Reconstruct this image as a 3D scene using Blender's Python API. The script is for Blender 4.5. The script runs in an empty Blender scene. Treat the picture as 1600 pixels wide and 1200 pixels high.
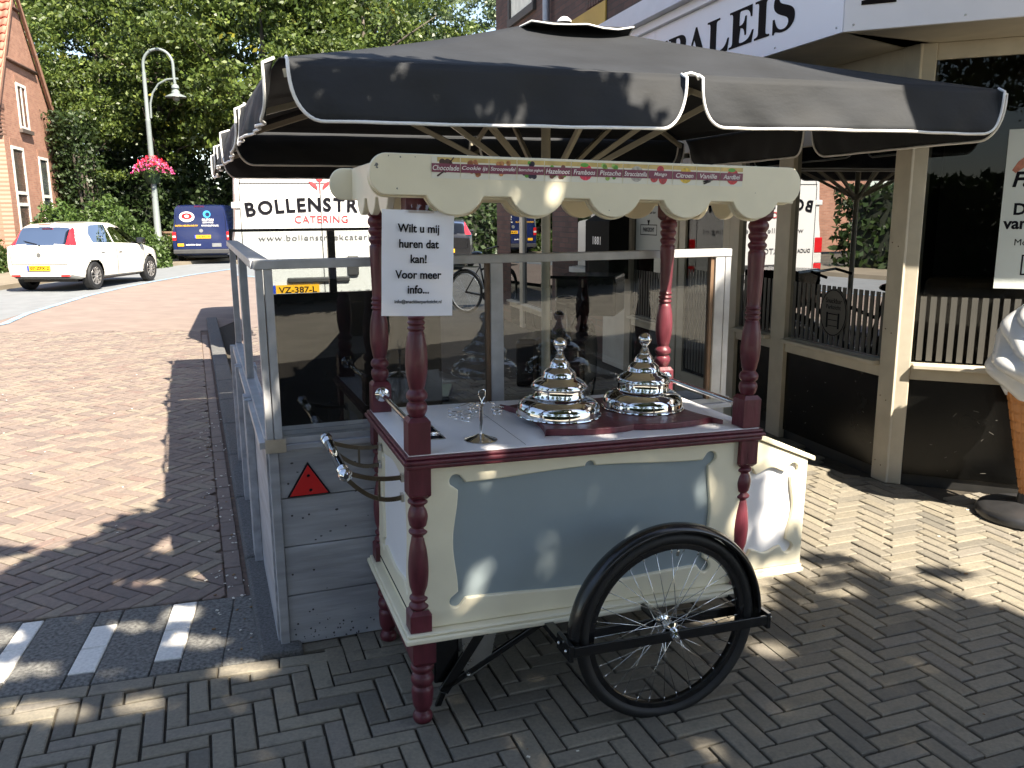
import bpy, math, random
import numpy as np
from mathutils import Matrix, Vector
random.seed(7); np.random.seed(7)
sc = bpy.context.scene
COL = sc.collection
R = math.radians

# ------------------------------------------------------------ camera, sky, sun, exposure
F_PX, PITCH, ROLL, CAM_H = 1320.0, R(11.4), R(0.45), 1.6
fw = Vector((0, math.cos(PITCH), -math.sin(PITCH))); up0 = Vector((0, math.sin(PITCH), math.cos(PITCH))); r0 = Vector((1, 0, 0))
rt = math.cos(ROLL)*r0 - math.sin(ROLL)*up0; upv = math.sin(ROLL)*r0 + math.cos(ROLL)*up0
cd = bpy.data.cameras.new('camera'); cam = bpy.data.objects.new('camera', cd); COL.objects.link(cam)
cd.sensor_width = 36; cd.lens = 36*F_PX/1600; cd.clip_start = .05; cd.clip_end = 900
cam.matrix_world = Matrix(((rt.x, upv.x, -fw.x, 0), (rt.y, upv.y, -fw.y, 0), (rt.z, upv.z, -fw.z, CAM_H), (0, 0, 0, 1)))
sc.camera = cam

SH = Vector((-.55, .69, 0))                      # shadow offset on the ground for one metre of height
to_sun = Vector((-SH.x, -SH.y, 1)).normalized()
sun_el = math.asin(to_sun.z); sun_az = math.atan2(to_sun.x, to_sun.y)
w = bpy.data.worlds.new('World'); sc.world = w; w.use_nodes = True
nt = w.node_tree; bg = nt.nodes['Background']
sky = nt.nodes.new('ShaderNodeTexSky'); sky.sky_type = 'NISHITA'; sky.sun_disc = False
sky.sun_elevation = sun_el; sky.sun_rotation = sun_az; sky.air_density = 1.0; sky.dust_density = .6; sky.ozone_density = 1.2
hs = nt.nodes.new('ShaderNodeHueSaturation'); hs.inputs['Saturation'].default_value = .82
nt.links.new(sky.outputs[0], hs.inputs['Color']); nt.links.new(hs.outputs[0], bg.inputs[0]); bg.inputs[1].default_value = .088
sl = bpy.data.lights.new('sun', 'SUN'); sl.energy = 5.0; sl.angle = R(.5); sl.color = (1.0, .90, .74)
so = bpy.data.objects.new('sun', sl); COL.objects.link(so)
so.rotation_euler = to_sun.to_track_quat('Z', 'Y').to_euler(); so.location = (3, -4, 9)
vs = sc.view_settings
sc.display_settings.display_device = 'sRGB'
vs.view_transform = 'Standard'; vs.look = 'None'; vs.gamma = 1; vs.use_curve_mapping = False
vs.exposure = 1.82
sc.render.engine = 'CYCLES'
sc.cycles.max_bounces = 8; sc.cycles.transparent_max_bounces = 24; sc.cycles.glossy_bounces = 6
sc.cycles.caustics_reflective = False; sc.cycles.caustics_refractive = False

# ------------------------------------------------------------ materials
MATS = {}
def mat(name, col, rough=.6, metal=0., var=.12, scale=8., bump=0., bscale=60., spec=.5, coat=0., tone=None, trans=0., hue=None, detail=6., grime=0., stretch=None):
    """Principled material: colour with noise variation, optional per-face 'tone' attribute, optional bump."""
    if name in MATS: return MATS[name]
    m = bpy.data.materials.new(name); m.use_nodes = True; MATS[name] = m
    n = m.node_tree.nodes; l = m.node_tree.links; p = n['Principled BSDF']
    p.inputs['Roughness'].default_value = rough; p.inputs['Metallic'].default_value = metal
    p.inputs['Specular IOR Level'].default_value = spec
    if coat: p.inputs['Coat Weight'].default_value = coat; p.inputs['Coat Roughness'].default_value = .08
    tc = n.new('ShaderNodeTexCoord'); co = tc.outputs['Object']
    if tone:
        g = n.new('ShaderNodeNewGeometry'); co = g.outputs['Position']
    if stretch:
        mp = n.new('ShaderNodeMapping'); mp.inputs['Scale'].default_value = stretch; l.new(co, mp.inputs[0]); co = mp.outputs[0]
    nz = n.new('ShaderNodeTexNoise'); nz.inputs['Scale'].default_value = scale; nz.inputs['Detail'].default_value = detail
    l.new(co, nz.inputs['Vector'])
    rmp = n.new('ShaderNodeMapRange'); rmp.inputs[1].default_value = .3; rmp.inputs[2].default_value = .7
    rmp.inputs[3].default_value = 1-var; rmp.inputs[4].default_value = 1+var
    l.new(nz.outputs[0], rmp.inputs[0])
    mul = n.new('ShaderNodeMix'); mul.data_type = 'RGBA'; mul.blend_type = 'MULTIPLY'; mul.inputs[0].default_value = 1
    mul.inputs[6].default_value = (*col, 1); l.new(rmp.outputs[0], mul.inputs[7])
    out = mul.outputs[2]
    if tone:
        at = n.new('ShaderNodeAttribute'); at.attribute_name = 'tone'
        cr = n.new('ShaderNodeValToRGB'); e = cr.color_ramp.elements
        e[0].position = 0; e[0].color = (*tone[0], 1); e[1].position = 1; e[1].color = (*tone[-1], 1)
        for i, c in enumerate(tone[1:-1]): q = e.new((i+1)/(len(tone)-1)); q.color = (*c, 1)
        l.new(at.outputs['Fac'], cr.inputs[0]); l.new(cr.outputs[0], mul.inputs[6])
    if grime:
        g2 = n.new('ShaderNodeTexNoise'); g2.inputs['Scale'].default_value = scale*.22; g2.inputs['Detail'].default_value = 8
        l.new(co, g2.inputs['Vector'])
        mr = n.new('ShaderNodeMapRange'); mr.inputs[1].default_value = .52; mr.inputs[2].default_value = .75; mr.inputs[4].default_value = grime
        l.new(g2.outputs[0], mr.inputs[0])
        mx = n.new('ShaderNodeMix'); mx.data_type = 'RGBA'; l.new(mr.outputs[0], mx.inputs[0]); l.new(out, mx.inputs[6])
        mx.inputs[7].default_value = (col[0]*.35, col[1]*.33, col[2]*.3, 1); out = mx.outputs[2]
    l.new(out, p.inputs['Base Color'])
    rr = n.new('ShaderNodeMapRange'); rr.inputs[3].default_value = max(0, rough-.07*min(1, rough*3)); rr.inputs[4].default_value = min(1, rough+.07*min(1, rough*3))
    l.new(nz.outputs[0], rr.inputs[0]); l.new(rr.outputs[0], p.inputs['Roughness'])
    if bump:
        b = n.new('ShaderNodeBump'); b.inputs['Strength'].default_value = min(1, bump*2); b.inputs['Distance'].default_value = .004*bump*2
        nb = n.new('ShaderNodeTexNoise'); nb.inputs['Scale'].default_value = bscale; nb.inputs['Detail'].default_value = 5
        l.new(co, nb.inputs['Vector']); l.new(nb.outputs[0], b.inputs['Height']); l.new(b.outputs[0], p.inputs['Normal'])
    if trans: p.inputs['Transmission Weight'].default_value = trans
    return m

def glass(name, tint=(.8, .84, .84), refl=1.0, ior=1.5):
    if name in MATS: return MATS[name]
    m = bpy.data.materials.new(name); m.use_nodes = True; MATS[name] = m
    n = m.node_tree.nodes; l = m.node_tree.links; n.clear()
    o = n.new('ShaderNodeOutputMaterial'); mx = n.new('ShaderNodeMixShader'); t = n.new('ShaderNodeBsdfTransparent'); g = n.new('ShaderNodeBsdfGlossy')
    t.inputs[0].default_value = (*tint, 1); g.inputs['Roughness'].default_value = .004; g.inputs[0].default_value = (.95*refl, .97*refl, refl, 1)
    fr = n.new('ShaderNodeFresnel'); fr.inputs[0].default_value = ior
    l.new(fr.outputs[0], mx.inputs[0]); l.new(t.outputs[0], mx.inputs[1]); l.new(g.outputs[0], mx.inputs[2]); l.new(mx.outputs[0], o.inputs[0])
    return m

def emit(name, col, s):
    if name in MATS: return MATS[name]
    m = bpy.data.materials.new(name); m.use_nodes = True; MATS[name] = m
    p = m.node_tree.nodes['Principled BSDF']; p.inputs['Base Color'].default_value = (*col, 1)
    p.inputs['Emission Color'].default_value = (*col, 1); p.inputs['Emission Strength'].default_value = s
    return m

def brickmat(name, c1, c2, mortar, bw=.21, bh=.0625, ms=.01, rot=None, bump=.6, var=.25, horiz='XZ', grime=.3):
    """Brick courses on walls: local x along the wall, local z up."""
    if name in MATS: return MATS[name]
    m = bpy.data.materials.new(name); m.use_nodes = True; MATS[name] = m
    n = m.node_tree.nodes; l = m.node_tree.links; p = n['Principled BSDF']; p.inputs['Roughness'].default_value = .85
    tc = n.new('ShaderNodeTexCoord'); sp = n.new('ShaderNodeSeparateXYZ'); cb = n.new('ShaderNodeCombineXYZ')
    l.new(tc.outputs['Object'], sp.inputs[0])
    if horiz == 'XZ': l.new(sp.outputs[0], cb.inputs[0]); l.new(sp.outputs[2], cb.inputs[1])
    else: l.new(sp.outputs[0], cb.inputs[0]); l.new(sp.outputs[1], cb.inputs[1])
    vec = cb.outputs[0]
    if rot is not None:
        mp = n.new('ShaderNodeMapping'); mp.inputs['Rotation'].default_value = (0, 0, rot); l.new(vec, mp.inputs[0]); vec = mp.outputs[0]
    b = n.new('ShaderNodeTexBrick'); b.inputs['Color1'].default_value = (*c1, 1); b.inputs['Color2'].default_value = (*c2, 1); b.inputs['Mortar'].default_value = (*mortar, 1)
    b.inputs['Scale'].default_value = 1; b.inputs['Mortar Size'].default_value = ms*.5; b.inputs['Mortar Smooth'].default_value = .3
    b.inputs['Brick Width'].default_value = bw; b.inputs['Row Height'].default_value = bh; b.inputs['Bias'].default_value = -.1
    l.new(vec, b.inputs[0])
    nz = n.new('ShaderNodeTexNoise'); nz.inputs['Scale'].default_value = 2.2; nz.inputs['Detail'].default_value = 9; l.new(vec, nz.inputs[0])
    mr = n.new('ShaderNodeMapRange'); mr.inputs[1].default_value = .3; mr.inputs[2].default_value = .7; mr.inputs[3].default_value = 1-var; mr.inputs[4].default_value = 1+var*.6
    l.new(nz.outputs[0], mr.inputs[0])
    mul = n.new('ShaderNodeMix'); mul.data_type = 'RGBA'; mul.blend_type = 'MULTIPLY'; mul.inputs[0].default_value = 1
    l.new(b.outputs[0], mul.inputs[6]); l.new(mr.outputs[0], mul.inputs[7]); l.new(mul.outputs[2], p.inputs['Base Color'])
    bp = n.new('ShaderNodeBump'); bp.inputs['Strength'].default_value = bump; bp.inputs['Distance'].default_value = .008; bp.invert = True
    l.new(b.outputs['Fac'], bp.inputs['Height']); l.new(bp.outputs[0], p.inputs['Normal'])
    return m

M_CREAM = mat('cream_paint', (.83, .77, .59), .45, var=.05, scale=7, bump=.12, bscale=34, coat=.1, grime=.10)
M_MAROON = mat('maroon_paint', (.108, .019, .030), .42, var=.32, scale=30, bump=.35, bscale=60, coat=.12, stretch=(1, 1, .25), grime=.25)
M_BLUEGREY = mat('blue_grey_paint', (.285, .34, .365), .42, var=.04, scale=5, bump=.1, bscale=40, coat=.12, grime=.06)
M_WHITE = mat('white_paint', (.90, .90, .93), .35, var=.02, scale=5, coat=.1)
M_CHROME = mat('chrome', (.74, .75, .76), .035, 1., var=.02, scale=3)
M_STEEL = mat('brushed_steel', (.55, .55, .53), .28, 1., var=.1, scale=20)
M_BLACK = mat('black_enamel', (.008, .008, .009), .25, var=.2, scale=10, coat=.25)
M_RUBBER = mat('tyre_rubber', (.009, .009, .0095), .6, var=.3, scale=30, bump=.2, bscale=120)
M_GREYWOOD = mat('grey_painted_wood', (.36, .37, .40), .65, var=.22, scale=22, bump=.5, bscale=40, grime=.6, stretch=(.12, 1, 1), detail=9)
M_GREYWOOD_L = mat('grey_painted_rail', (.40, .405, .42), .42, var=.16, scale=14, bump=.2, bscale=40, grime=.4)
M_FABRIC = mat('black_awning_fabric', (.013, .015, .019), .8, var=.3, scale=2.2, bump=1.0, bscale=3.2, stretch=(1.6, .8, 3), grime=.2)
M_PIPING = mat('white_piping', (.8, .8, .8), .6, var=.04)
M_BEIGE = mat('beige_metal', (.42, .39, .31), .45, var=.06)
M_SHOPCREAM = mat('shop_cream_wood', (.50, .455, .37), .5, var=.08, scale=9, bump=.16, bscale=30, grime=.3)
M_SHOPBLACK = mat('shop_black_panel', (.004, .004, .0038), .26, spec=.35, var=.5, scale=3, bump=.05, bscale=5)
M_SIGNWHITE = mat('sign_white', (.80, .79, .84), .35, var=.015)
M_LETTER = mat('letter_dark', (.008, .005, .005), .8, var=.1, spec=.15)
M_INK = mat('ink', (.006, .006, .010), .85, var=.05, spec=.15)
M_PAPER = mat('paper', (.74, .75, .84), .6, var=.02, scale=3, bump=.05, bscale=10)
M_DARKBRICK = brickmat('dark_brick', (.075, .042, .036), (.12, .062, .05), (.05, .045, .042))
M_REDBRICK = brickmat('orange_brick', (.33, .155, .105), (.42, .215, .145), (.36, .26, .20), var=.12)
M_GLASS = glass('clear_glass', (.66, .69, .69), ior=1.65)
M_SHOPGLASS = glass('shop_glass', (.40, .42, .42), ior=1.5, refl=.46)
M_DIMGLASS = glass('dim_reflection_glass', (.4, .42, .42), refl=.30)  # mirrored street is dimmed through a darker gloss colour
M_CARGLASS = glass('car_glass', (.22, .25, .25), refl=.7)
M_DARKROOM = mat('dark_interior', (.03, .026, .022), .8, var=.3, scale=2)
M_FROST = mat('frosted_stripe', (.075, .072, .065), .6, var=.05)
M_RED = mat('red_reflector', (.62, .012, .012), .18, var=.05, coat=.8)
M_SKIRT = mat('vent_mesh', (.02, .02, .02), .5)

# ------------------------------------------------------------ geometry helpers
def link(o, parent=None):
    COL.objects.link(o)
    if parent is not None: o.parent = parent
    return o
def tag(o, label=None, cat=None, group=None, kind=None):
    if label: o['label'] = label
    if cat: o['category'] = cat
    if group: o['group'] = group
    if kind: o['kind'] = kind
    return o
def empty(name, loc=(0, 0, 0), rz=0., label=None, cat=None, group=None, M=None):
    o = bpy.data.objects.new(name, None); o.empty_display_size = .1
    COL.objects.link(o)
    if M is not None: o.matrix_world = M
    else: o.location = loc; o.rotation_euler = (0, 0, rz)
    return tag(o, label, cat, group)
def axes(origin, x, y, z=None):
    x = Vector(x).normalized(); y = Vector(y).normalized(); z = x.cross(y) if z is None else Vector(z)
    return Matrix(((x.x, y.x, z.x, origin[0]), (x.y, y.y, z.y, origin[1]), (x.z, y.z, z.z, origin[2]), (0, 0, 0, 1)))
def copy_tree(o, parent=None):
    c = o.copy(); COL.objects.link(c)
    if parent is not None: c.parent = parent
    for ch in list(o.children): copy_tree(ch, c)
    return c

class MB:
    def __init__(s): s.v = []; s.f = []; s.mi = []; s.sm = []; s.M = Matrix.Identity(4); s.cur = 0
    def add(s, vs, fs, smooth=False, mi=None):
        b = len(s.v); M = s.M
        for v in vs: s.v.append(tuple(M @ Vector(v)))
        for f in fs: s.f.append([b+i for i in f]); s.mi.append(s.cur if mi is None else mi); s.sm.append(smooth)
        return s
    def box(s, x0, x1, y0, y1, z0, z1, mi=None):
        return s.add([(x0,y0,z0),(x1,y0,z0),(x1,y1,z0),(x0,y1,z0),(x0,y0,z1),(x1,y0,z1),(x1,y1,z1),(x0,y1,z1)],
                     [(3,2,1,0),(4,5,6,7),(0,1,5,4),(1,2,6,5),(2,3,7,6),(3,0,4,7)], False, mi)
    def bar(s, a, b, w, h, mi=None):
        """rectangular bar from a to b"""
        a = Vector(a); b = Vector(b); d = (b-a).normalized(); u = Vector((0,0,1)) if abs(d.z) < .95 else Vector((0,1,0))
        x = d.cross(u).normalized()*w/2; y = x.cross(d).normalized()*h/2
        P = [a-x-y, a+x-y, a+x+y, a-x+y, b-x-y, b+x-y, b+x+y, b-x+y]
        return s.add(P, [(3,2,1,0),(4,5,6,7),(0,1,5,4),(1,2,6,5),(2,3,7,6),(3,0,4,7)], False, mi)
    def tube(s, pts, r, seg=10, closed=False, mi=None, cap=True):
        pts = [Vector(p) for p in pts]; n = len(pts); rs = r if isinstance(r, (list, tuple)) else [r]*n
        vs = []; prev = None
        for i, p in enumerate(pts):
            if closed: d = pts[(i+1) % n]-pts[i-1]
            else: d = pts[min(i+1, n-1)]-pts[max(i-1, 0)]
            d = d.normalized() if d.length > 1e-9 else Vector((0,0,1))
            if prev is None:
                u = Vector((0,0,1)) if abs(d.z) < .9 else Vector((1,0,0)); x = d.cross(u).normalized()
            else:
                x = (prev - d*prev.dot(d)); x = x.normalized() if x.length > 1e-6 else d.orthogonal().normalized()
            prev = x; y = d.cross(x)
            for k in range(seg):
                a = 2*math.pi*k/seg; vs.append(p + (x*math.cos(a)+y*math.sin(a))*rs[i])
        fs = []
        for i in range(n if closed else n-1):
            j = (i+1) % n
            for k in range(seg): k2 = (k+1) % seg; fs.append((i*seg+k, i*seg+k2, j*seg+k2, j*seg+k))
        s.add(vs, fs, True, mi)
        if cap and not closed:
            b = len(s.v)-n*seg
            s.f.append([b+k for k in range(seg)][::-1]); s.mi.append(s.cur if mi is None else mi); s.sm.append(False)
            s.f.append([b+(n-1)*seg+k for k in range(seg)]); s.mi.append(s.cur if mi is None else mi); s.sm.append(False)
        return s
    def lathe(s, prof, seg=24, c=(0,0,0), mi=None, ax='Z', smooth=True, caps=True):
        vs = []; c = Vector(c)
        for r, z in prof:
            for k in range(seg):
                a = 2*math.pi*k/seg; x, y = r*math.cos(a), r*math.sin(a)
                vs.append(c + (Vector((x, y, z)) if ax == 'Z' else Vector((x, z, y)) if ax == 'Y' else Vector((z, x, y))))
        fs = []
        for i in range(len(prof)-1):
            for k in range(seg): k2 = (k+1) % seg; f = (i*seg+k, i*seg+k2, (i+1)*seg+k2, (i+1)*seg+k); fs.append(f if ax != 'Y' else f[::-1])
        if caps: fs.append(tuple(range(seg))[::-1]); fs.append(tuple((len(prof)-1)*seg+k for k in range(seg)))
        return s.add(vs, fs, smooth, mi)
    def ball(s, c, r, seg=14, rings=8, mi=None, sz=1.):
        return s.lathe([(max(1e-4, r*math.sin(math.pi*i/rings)), -r*sz*math.cos(math.pi*i/rings)) for i in range(rings+1)], seg, c, mi)
    def build(s, name, mats, parent=None, bevel=0., seg=2, kind=None, tone=None, M=None, auto=True):
        me = bpy.data.meshes.new(name); me.from_pydata(s.v, [], s.f)
        for m in (mats if isinstance(mats, (list, tuple)) else [mats]): me.materials.append(m)
        me.polygons.foreach_set('material_index', s.mi); me.polygons.foreach_set('use_smooth', s.sm)
        if tone is not None:
            a = me.attributes.new('tone', 'FLOAT', 'FACE'); a.data.foreach_set('value', tone)
        me.update()
        if any(s.sm) and auto: sharp(me)
        o = bpy.data.objects.new(name, me); link(o, parent)
        if M is not None: o.matrix_local = M
        if bevel:
            b = o.modifiers.new('bevel', 'BEVEL'); b.width = bevel; b.segments = seg; b.limit_method = 'ANGLE'; b.angle_limit = R(40)
        if kind: o['kind'] = kind
        return o

def sharp(me, ang=42):
    import bmesh
    bm = bmesh.new(); bm.from_mesh(me); c = R(ang)
    for e in bm.edges:
        if len(e.link_faces) == 2 and e.calc_face_angle(0) > c: e.smooth = False
    bm.to_mesh(me); bm.free()

def text_mesh(s, size, bold=0., ext=.0008, shear=0., align='CENTER', space=1., xscale=1.):
    c = bpy.data.curves.new('lettering', 'FONT'); c.body = s; c.size = size; c.extrude = ext; c.offset = bold*size
    c.align_x = align; c.align_y = 'CENTER'; c.shear = shear; c.space_character = space; c.resolution_u = 3
    o = bpy.data.objects.new('tmp', c); me = bpy.data.meshes.new_from_object(o)
    bpy.data.objects.remove(o); bpy.data.curves.remove(c)
    if xscale != 1.: me.transform(Matrix.Diagonal((xscale, 1, 1, 1)))
    me.materials.clear(); return me
def fit_text(s, width, height, **k):
    """text scaled so that its box is width x height"""
    me = text_mesh(s, 1., **k)
    co = [v.co for v in me.vertices]
    if not co: return me
    x0, x1 = min(c.x for c in co), max(c.x for c in co); y0, y1 = min(c.y for c in co), max(c.y for c in co)
    sx = width/(x1-x0) if width else height/(y1-y0); sy = height/(y1-y0) if height else sx
    me.transform(Matrix.Diagonal((sx, sy, 1, 1)) @ Matrix.Translation((-(x0+x1)/2, -(y0+y1)/2, 0)))
    return me
def put(me, name, m, parent, M):
    me.materials.clear(); me.materials.append(m)
    o = bpy.data.objects.new(name, me); link(o, parent); o.matrix_local = M
    return o
def merge_into(mb, me, M, mi):
    b = len(mb.v)
    for v in me.vertices: mb.v.append(tuple(mb.M @ M @ v.co))
    for p in me.polygons: mb.f.append([b+i for i in p.vertices]); mb.mi.append(mi); mb.sm.append(False)
    bpy.data.meshes.remove(me)

def plate(loops, thick, bevel=0., res=3):
    """flat board in XY from closed outlines (the first is the outer one, others are holes), thickness along Z"""
    c = bpy.data.curves.new('tmp', 'CURVE'); c.dimensions = '2D'; c.fill_mode = 'BOTH'; c.extrude = max(0, thick/2-bevel); c.bevel_depth = bevel; c.bevel_resolution = res
    c.offset = -bevel
    for lp in loops:
        sp = c.splines.new('POLY'); sp.points.add(len(lp)-1); sp.use_cyclic_u = True
        for i, (x, y) in enumerate(lp): sp.points[i].co = (x, y, 0, 1)
    o = bpy.data.objects.new('tmp', c); me = bpy.data.meshes.new_from_object(o)
    bpy.data.objects.remove(o); bpy.data.curves.remove(c)
    for p in me.polygons: p.use_smooth = False
    return me

def arc(cx, cy, r, a0, a1, n=10, ry=None):
    ry = r if ry is None else ry
    return [(cx+r*math.cos(R(a0+(a1-a0)*i/n)), cy+ry*math.sin(R(a0+(a1-a0)*i/n))) for i in range(n+1)]
def clip_poly(P, n, d):
    """keep the side where n.p <= d"""
    out = []
    for i in range(len(P)):
        a, b = P[i], P[(i+1) % len(P)]; da = n[0]*a[0]+n[1]*a[1]-d; db = n[0]*b[0]+n[1]*b[1]-d
        if da <= 0: out.append(a)
        if (da < 0 < db) or (db < 0 < da):
            t = da/(da-db); out.append((a[0]+(b[0]-a[0])*t, a[1]+(b[1]-a[1])*t))
    return out
def pix(p):
    d = Vector(p)-Vector((0, 0, CAM_H)); z = d.dot(fw)
    return (800+F_PX*d.dot(rt)/z, 600-F_PX*d.dot(upv)/z) if z > .05 else (-9999, -9999)
# ------------------------------------------------------------ GROUND
A = R(20); U = Vector((math.cos(A), math.sin(A), 0)); V = Vector((-math.sin(A), math.cos(A), 0))
def sheet(name, pts, z, m, kind='structure', label=None):
    mb = MB(); mb.add([(x, y, z) for x, y in pts], [tuple(range(len(pts)))])
    return mb.build(name, m, kind=kind)
M_SOIL = mat('verge_soil', (.07, .065, .05), .95, var=.3, scale=1.2, bump=.4, bscale=8)
M_JOINT = mat('joint_sand', (.045, .037, .027), .95, var=.35, scale=30, bump=.5, bscale=160)
M_ROADJOINT = mat('road_joint_sand', (.13, .09, .07), .95, var=.3, scale=30)
M_PAVE = mat('grey_paving_brick', (.3, .3, .3), .85, var=.16, scale=90, bump=.5, bscale=420, tone=[(.150, .138, .115), (.195, .176, .142), (.220, .194, .148), (.228, .205, .165), (.265, .236, .18), (.21, .19, .16)], detail=8, grime=.45)
M_ROADB = mat('red_road_brick', (.3, .3, .3), .8, var=.16, scale=40, bump=.35, bscale=260, tone=[(.155, .122, .108), (.185, .145, .125), (.205, .16, .135), (.235, .20, .155), (.185, .13, .112)], detail=8, grime=.35)
M_ASPH = mat('grey_concrete_slab', (.15, .148, .14), .85, var=.6, scale=70, bump=.6, bscale=300, grime=.3, detail=10)
M_BLOCKWHITE = mat('white_concrete_block', (.72, .70, .66), .75, var=.12, scale=80, bump=.4, bscale=300)
M_KERB = mat('kerb_concrete', (.12, .12, .12), .9, var=.4, scale=120, bump=.8, bscale=300)
M_PARK = mat('parking_asphalt', (.165, .175, .185), .9, var=.1, scale=3, bump=.2, bscale=100)
M_BLUELINE = mat('blue_line_paint', (.22, .33, .46), .7, var=.25, scale=4)
M_FARROAD = brickmat('far_road_brick', (.195, .15, .13), (.215, .17, .145), (.165, .13, .115), bw=.42, bh=.16, ms=.01, rot=R(27), bump=.1, var=.12, horiz='XY')
M_SIDEW = mat('far_sidewalk', (.19, .16, .12), .9, var=.12, scale=2)

gp = [(-200, -60), (200, -60), (200, 350), (-200, 350)]
sheet('ground', gp, -.09, M_SOIL)

NL = lambda x: 2.857 + (x+.877)*.282          # near edge of the slab strip
FL_ = lambda x: 3.40 + (x+1.10)*.262          # far edge of the slab strip
def KX(y): return -.877 - (y-2.857)*.372       # kerb outer edge, x for a given y
# road
road_pts = [(-9.5, FL_(-9.5)), (KX(3.42), 3.43), (KX(12), 12.0), (KX(12)-.2, 26.5), (-8.62, 26.2), (-9.0, 21.3), (-8.85, 17.6), (-8.3, 14.3), (-7.86, 12.9), (-8.1, 9), (-9.5, 4)]
near_road = [(-9.5, FL_(-9.5)), (KX(3.42), 3.43), (KX(12), 12.0), (-7.9, 12.0), (-8.1, 9), (-9.5, 4)]
far_road = [(KX(12), 12.0), (KX(12)-.2, 26.5), (-1, 60), (-7.5, 60), (-8.62, 26.2), (-9.0, 21.3), (-8.85, 17.6), (-8.3, 14.3), (-7.9, 12.0)]
road = sheet('road', near_road, -.014, M_ROADJOINT)
fr = sheet('far_road', far_road, -.006, M_FARROAD)
park = sheet('parking_strip', [(-8.1, 9), (-7.9, 12), (-8.3, 14.3), (-8.85, 17.6), (-9.0, 21.3), (-8.62, 26.2), (-7.7, 58), (-9.2, 58), (-10.3, 31), (-11.2, 27.9), (-11.55, 22.3), (-11.5, 18.3), (-11.3, 13), (-11.2, 9)], -.004, M_PARK)
# blue painted line between road and parking strip
bl = [(-7.95, 11.5), (-7.86, 12.93), (-8.28, 14.3), (-8.56, 15.9), (-8.86, 17.56), (-9.0, 19.3), (-9.05, 21.3), (-8.95, 23.6), (-8.65, 25.95), (-8.5, 30)]
mb = MB(); vsx = []
for i, (x, y) in enumerate(bl): vsx += [(x, y, .003), (x+.12, y+.012, .003)]
mb.add(vsx, [(2*i, 2*i+1, 2*i+3, 2*i+2) for i in range(len(bl)-1)]); mb.build('blue_line', M_BLUELINE, kind='structure')
# far sidewalk, raised behind its kerb
fs = [(-11.2, 9), (-11.3, 13), (-11.5, 18.3), (-11.55, 22.3), (-11.2, 27.9), (-10.3, 31), (-9.2, 58), (-14, 58), (-14.2, 31), (-14.2, 9)]
mb = MB(); n = len(fs)
mb.add([(x, y, -.05) for x, y in fs]+[(x, y, .1) for x, y in fs], [tuple(range(n, 2*n))]+[(i, (i+1) % n, n+(i+1) % n, n+i) for i in range(n)])
mb.build('far_sidewalk', M_SIDEW, kind='structure')
# paved area (joint bed)
pave = sheet('pavement', [(-6, NL(-6)), (KX(2.857)+.0, NL(-.877)), (KX(14)+.1, 14), (-1.5, 24), (6, 24), (6, -3), (-6, -3)], -.013, M_JOINT)
strip = sheet('slab_strip', [(-6.5, NL(-6.5)), (KX(2.857), NL(-.877)+.0), (KX(3.42), 3.43), (-6.5, FL_(-6.5))], -.012, M_JOINT)
sheet('rear_pavement', [(-1.5, 24), (6, 24), (30, 60), (-1, 60)], -.016, mat('rear_asphalt_shaded', (.035, .035, .035), .9, var=.3, scale=2))  # tree shade over the far asphalt is put into this dark colour
sheet('side_alley', [(-2.2, 14.2), (0.2, 14.2), (0.2, 24), (-1.5, 24), (-3.0, 24)], -.001, MATS['rear_asphalt_shaded'])  # same asphalt, tree shade in its colour
sheet('street_behind', [(-9.5, FL_(-9.5)), (-6.5, FL_(-6.5)), (-6.5, NL(-6.5)), (-6, NL(-6)), (-6, -3), (6, -3), (6, 5), (30, 5), (30, -30), (-40, -30), (-40, 5), (-9.5, 4)], -.02, mat('street_paving', (.36, .33, .27), .9, var=.2, scale=2))

# --- bricks
BL, BWD, CH = .1960, .0605, .0028
def brick_geo(P, top, h=.05):
    """prism with a small worn edge from a convex outline"""
    n = len(P); cx = sum(p[0] for p in P)/n; cy = sum(p[1] for p in P)/n
    def ins(p, d):
        v = Vector((cx-p[0], cy-p[1])); return (p[0]+math.copysign(min(d, abs(v.x)), v.x), p[1]+math.copysign(min(d, abs(v.y)), v.y))
    vs = [(x, y, top-h) for x, y in P]+[(x, y, top-CH*1.3) for x, y in P]+[(*ins(p, CH*1.6), top) for p in P]
    fs = [tuple(range(2*n, 3*n))]
    for i in range(n):
        j = (i+1) % n; fs += [(i, j, n+j, n+i), (n+i, n+j, 2*n+j, 2*n+i)]
    return vs, fs
def rect(cx, cy, L, W, a):
    c, s = math.cos(a), math.sin(a)
    return [(cx+dx*c-dy*s, cy+dx*s+dy*c) for dx, dy in ((-L/2, -W/2), (L/2, -W/2), (L/2, W/2), (-L/2, W/2))]
def herring(ang, x0, x1, y0, y1, L=.204, n=3, org=(0, 0)):
    w_ = L/n; c, s = math.cos(ang), math.sin(ang); out = []
    K = int(40/w_)
    for t in range(-60, 61):
        for k in range(-K, K):
            for (lx, ly, ex) in ((k*w_+L/2, k*w_+w_/2+2*L*t, 0), (k*w_+w_/2, (k+1)*w_+L/2+2*L*t, 1)):
                if abs(lx) > 16 or abs(ly) > 16: continue
                X = org[0]+lx*c-ly*s; Y = org[1]+lx*s+ly*c
                if x0 < X < x1 and y0 < Y < y1: out.append((X, Y, ang+ex*math.pi/2))
    return out
VARS = {}
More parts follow.
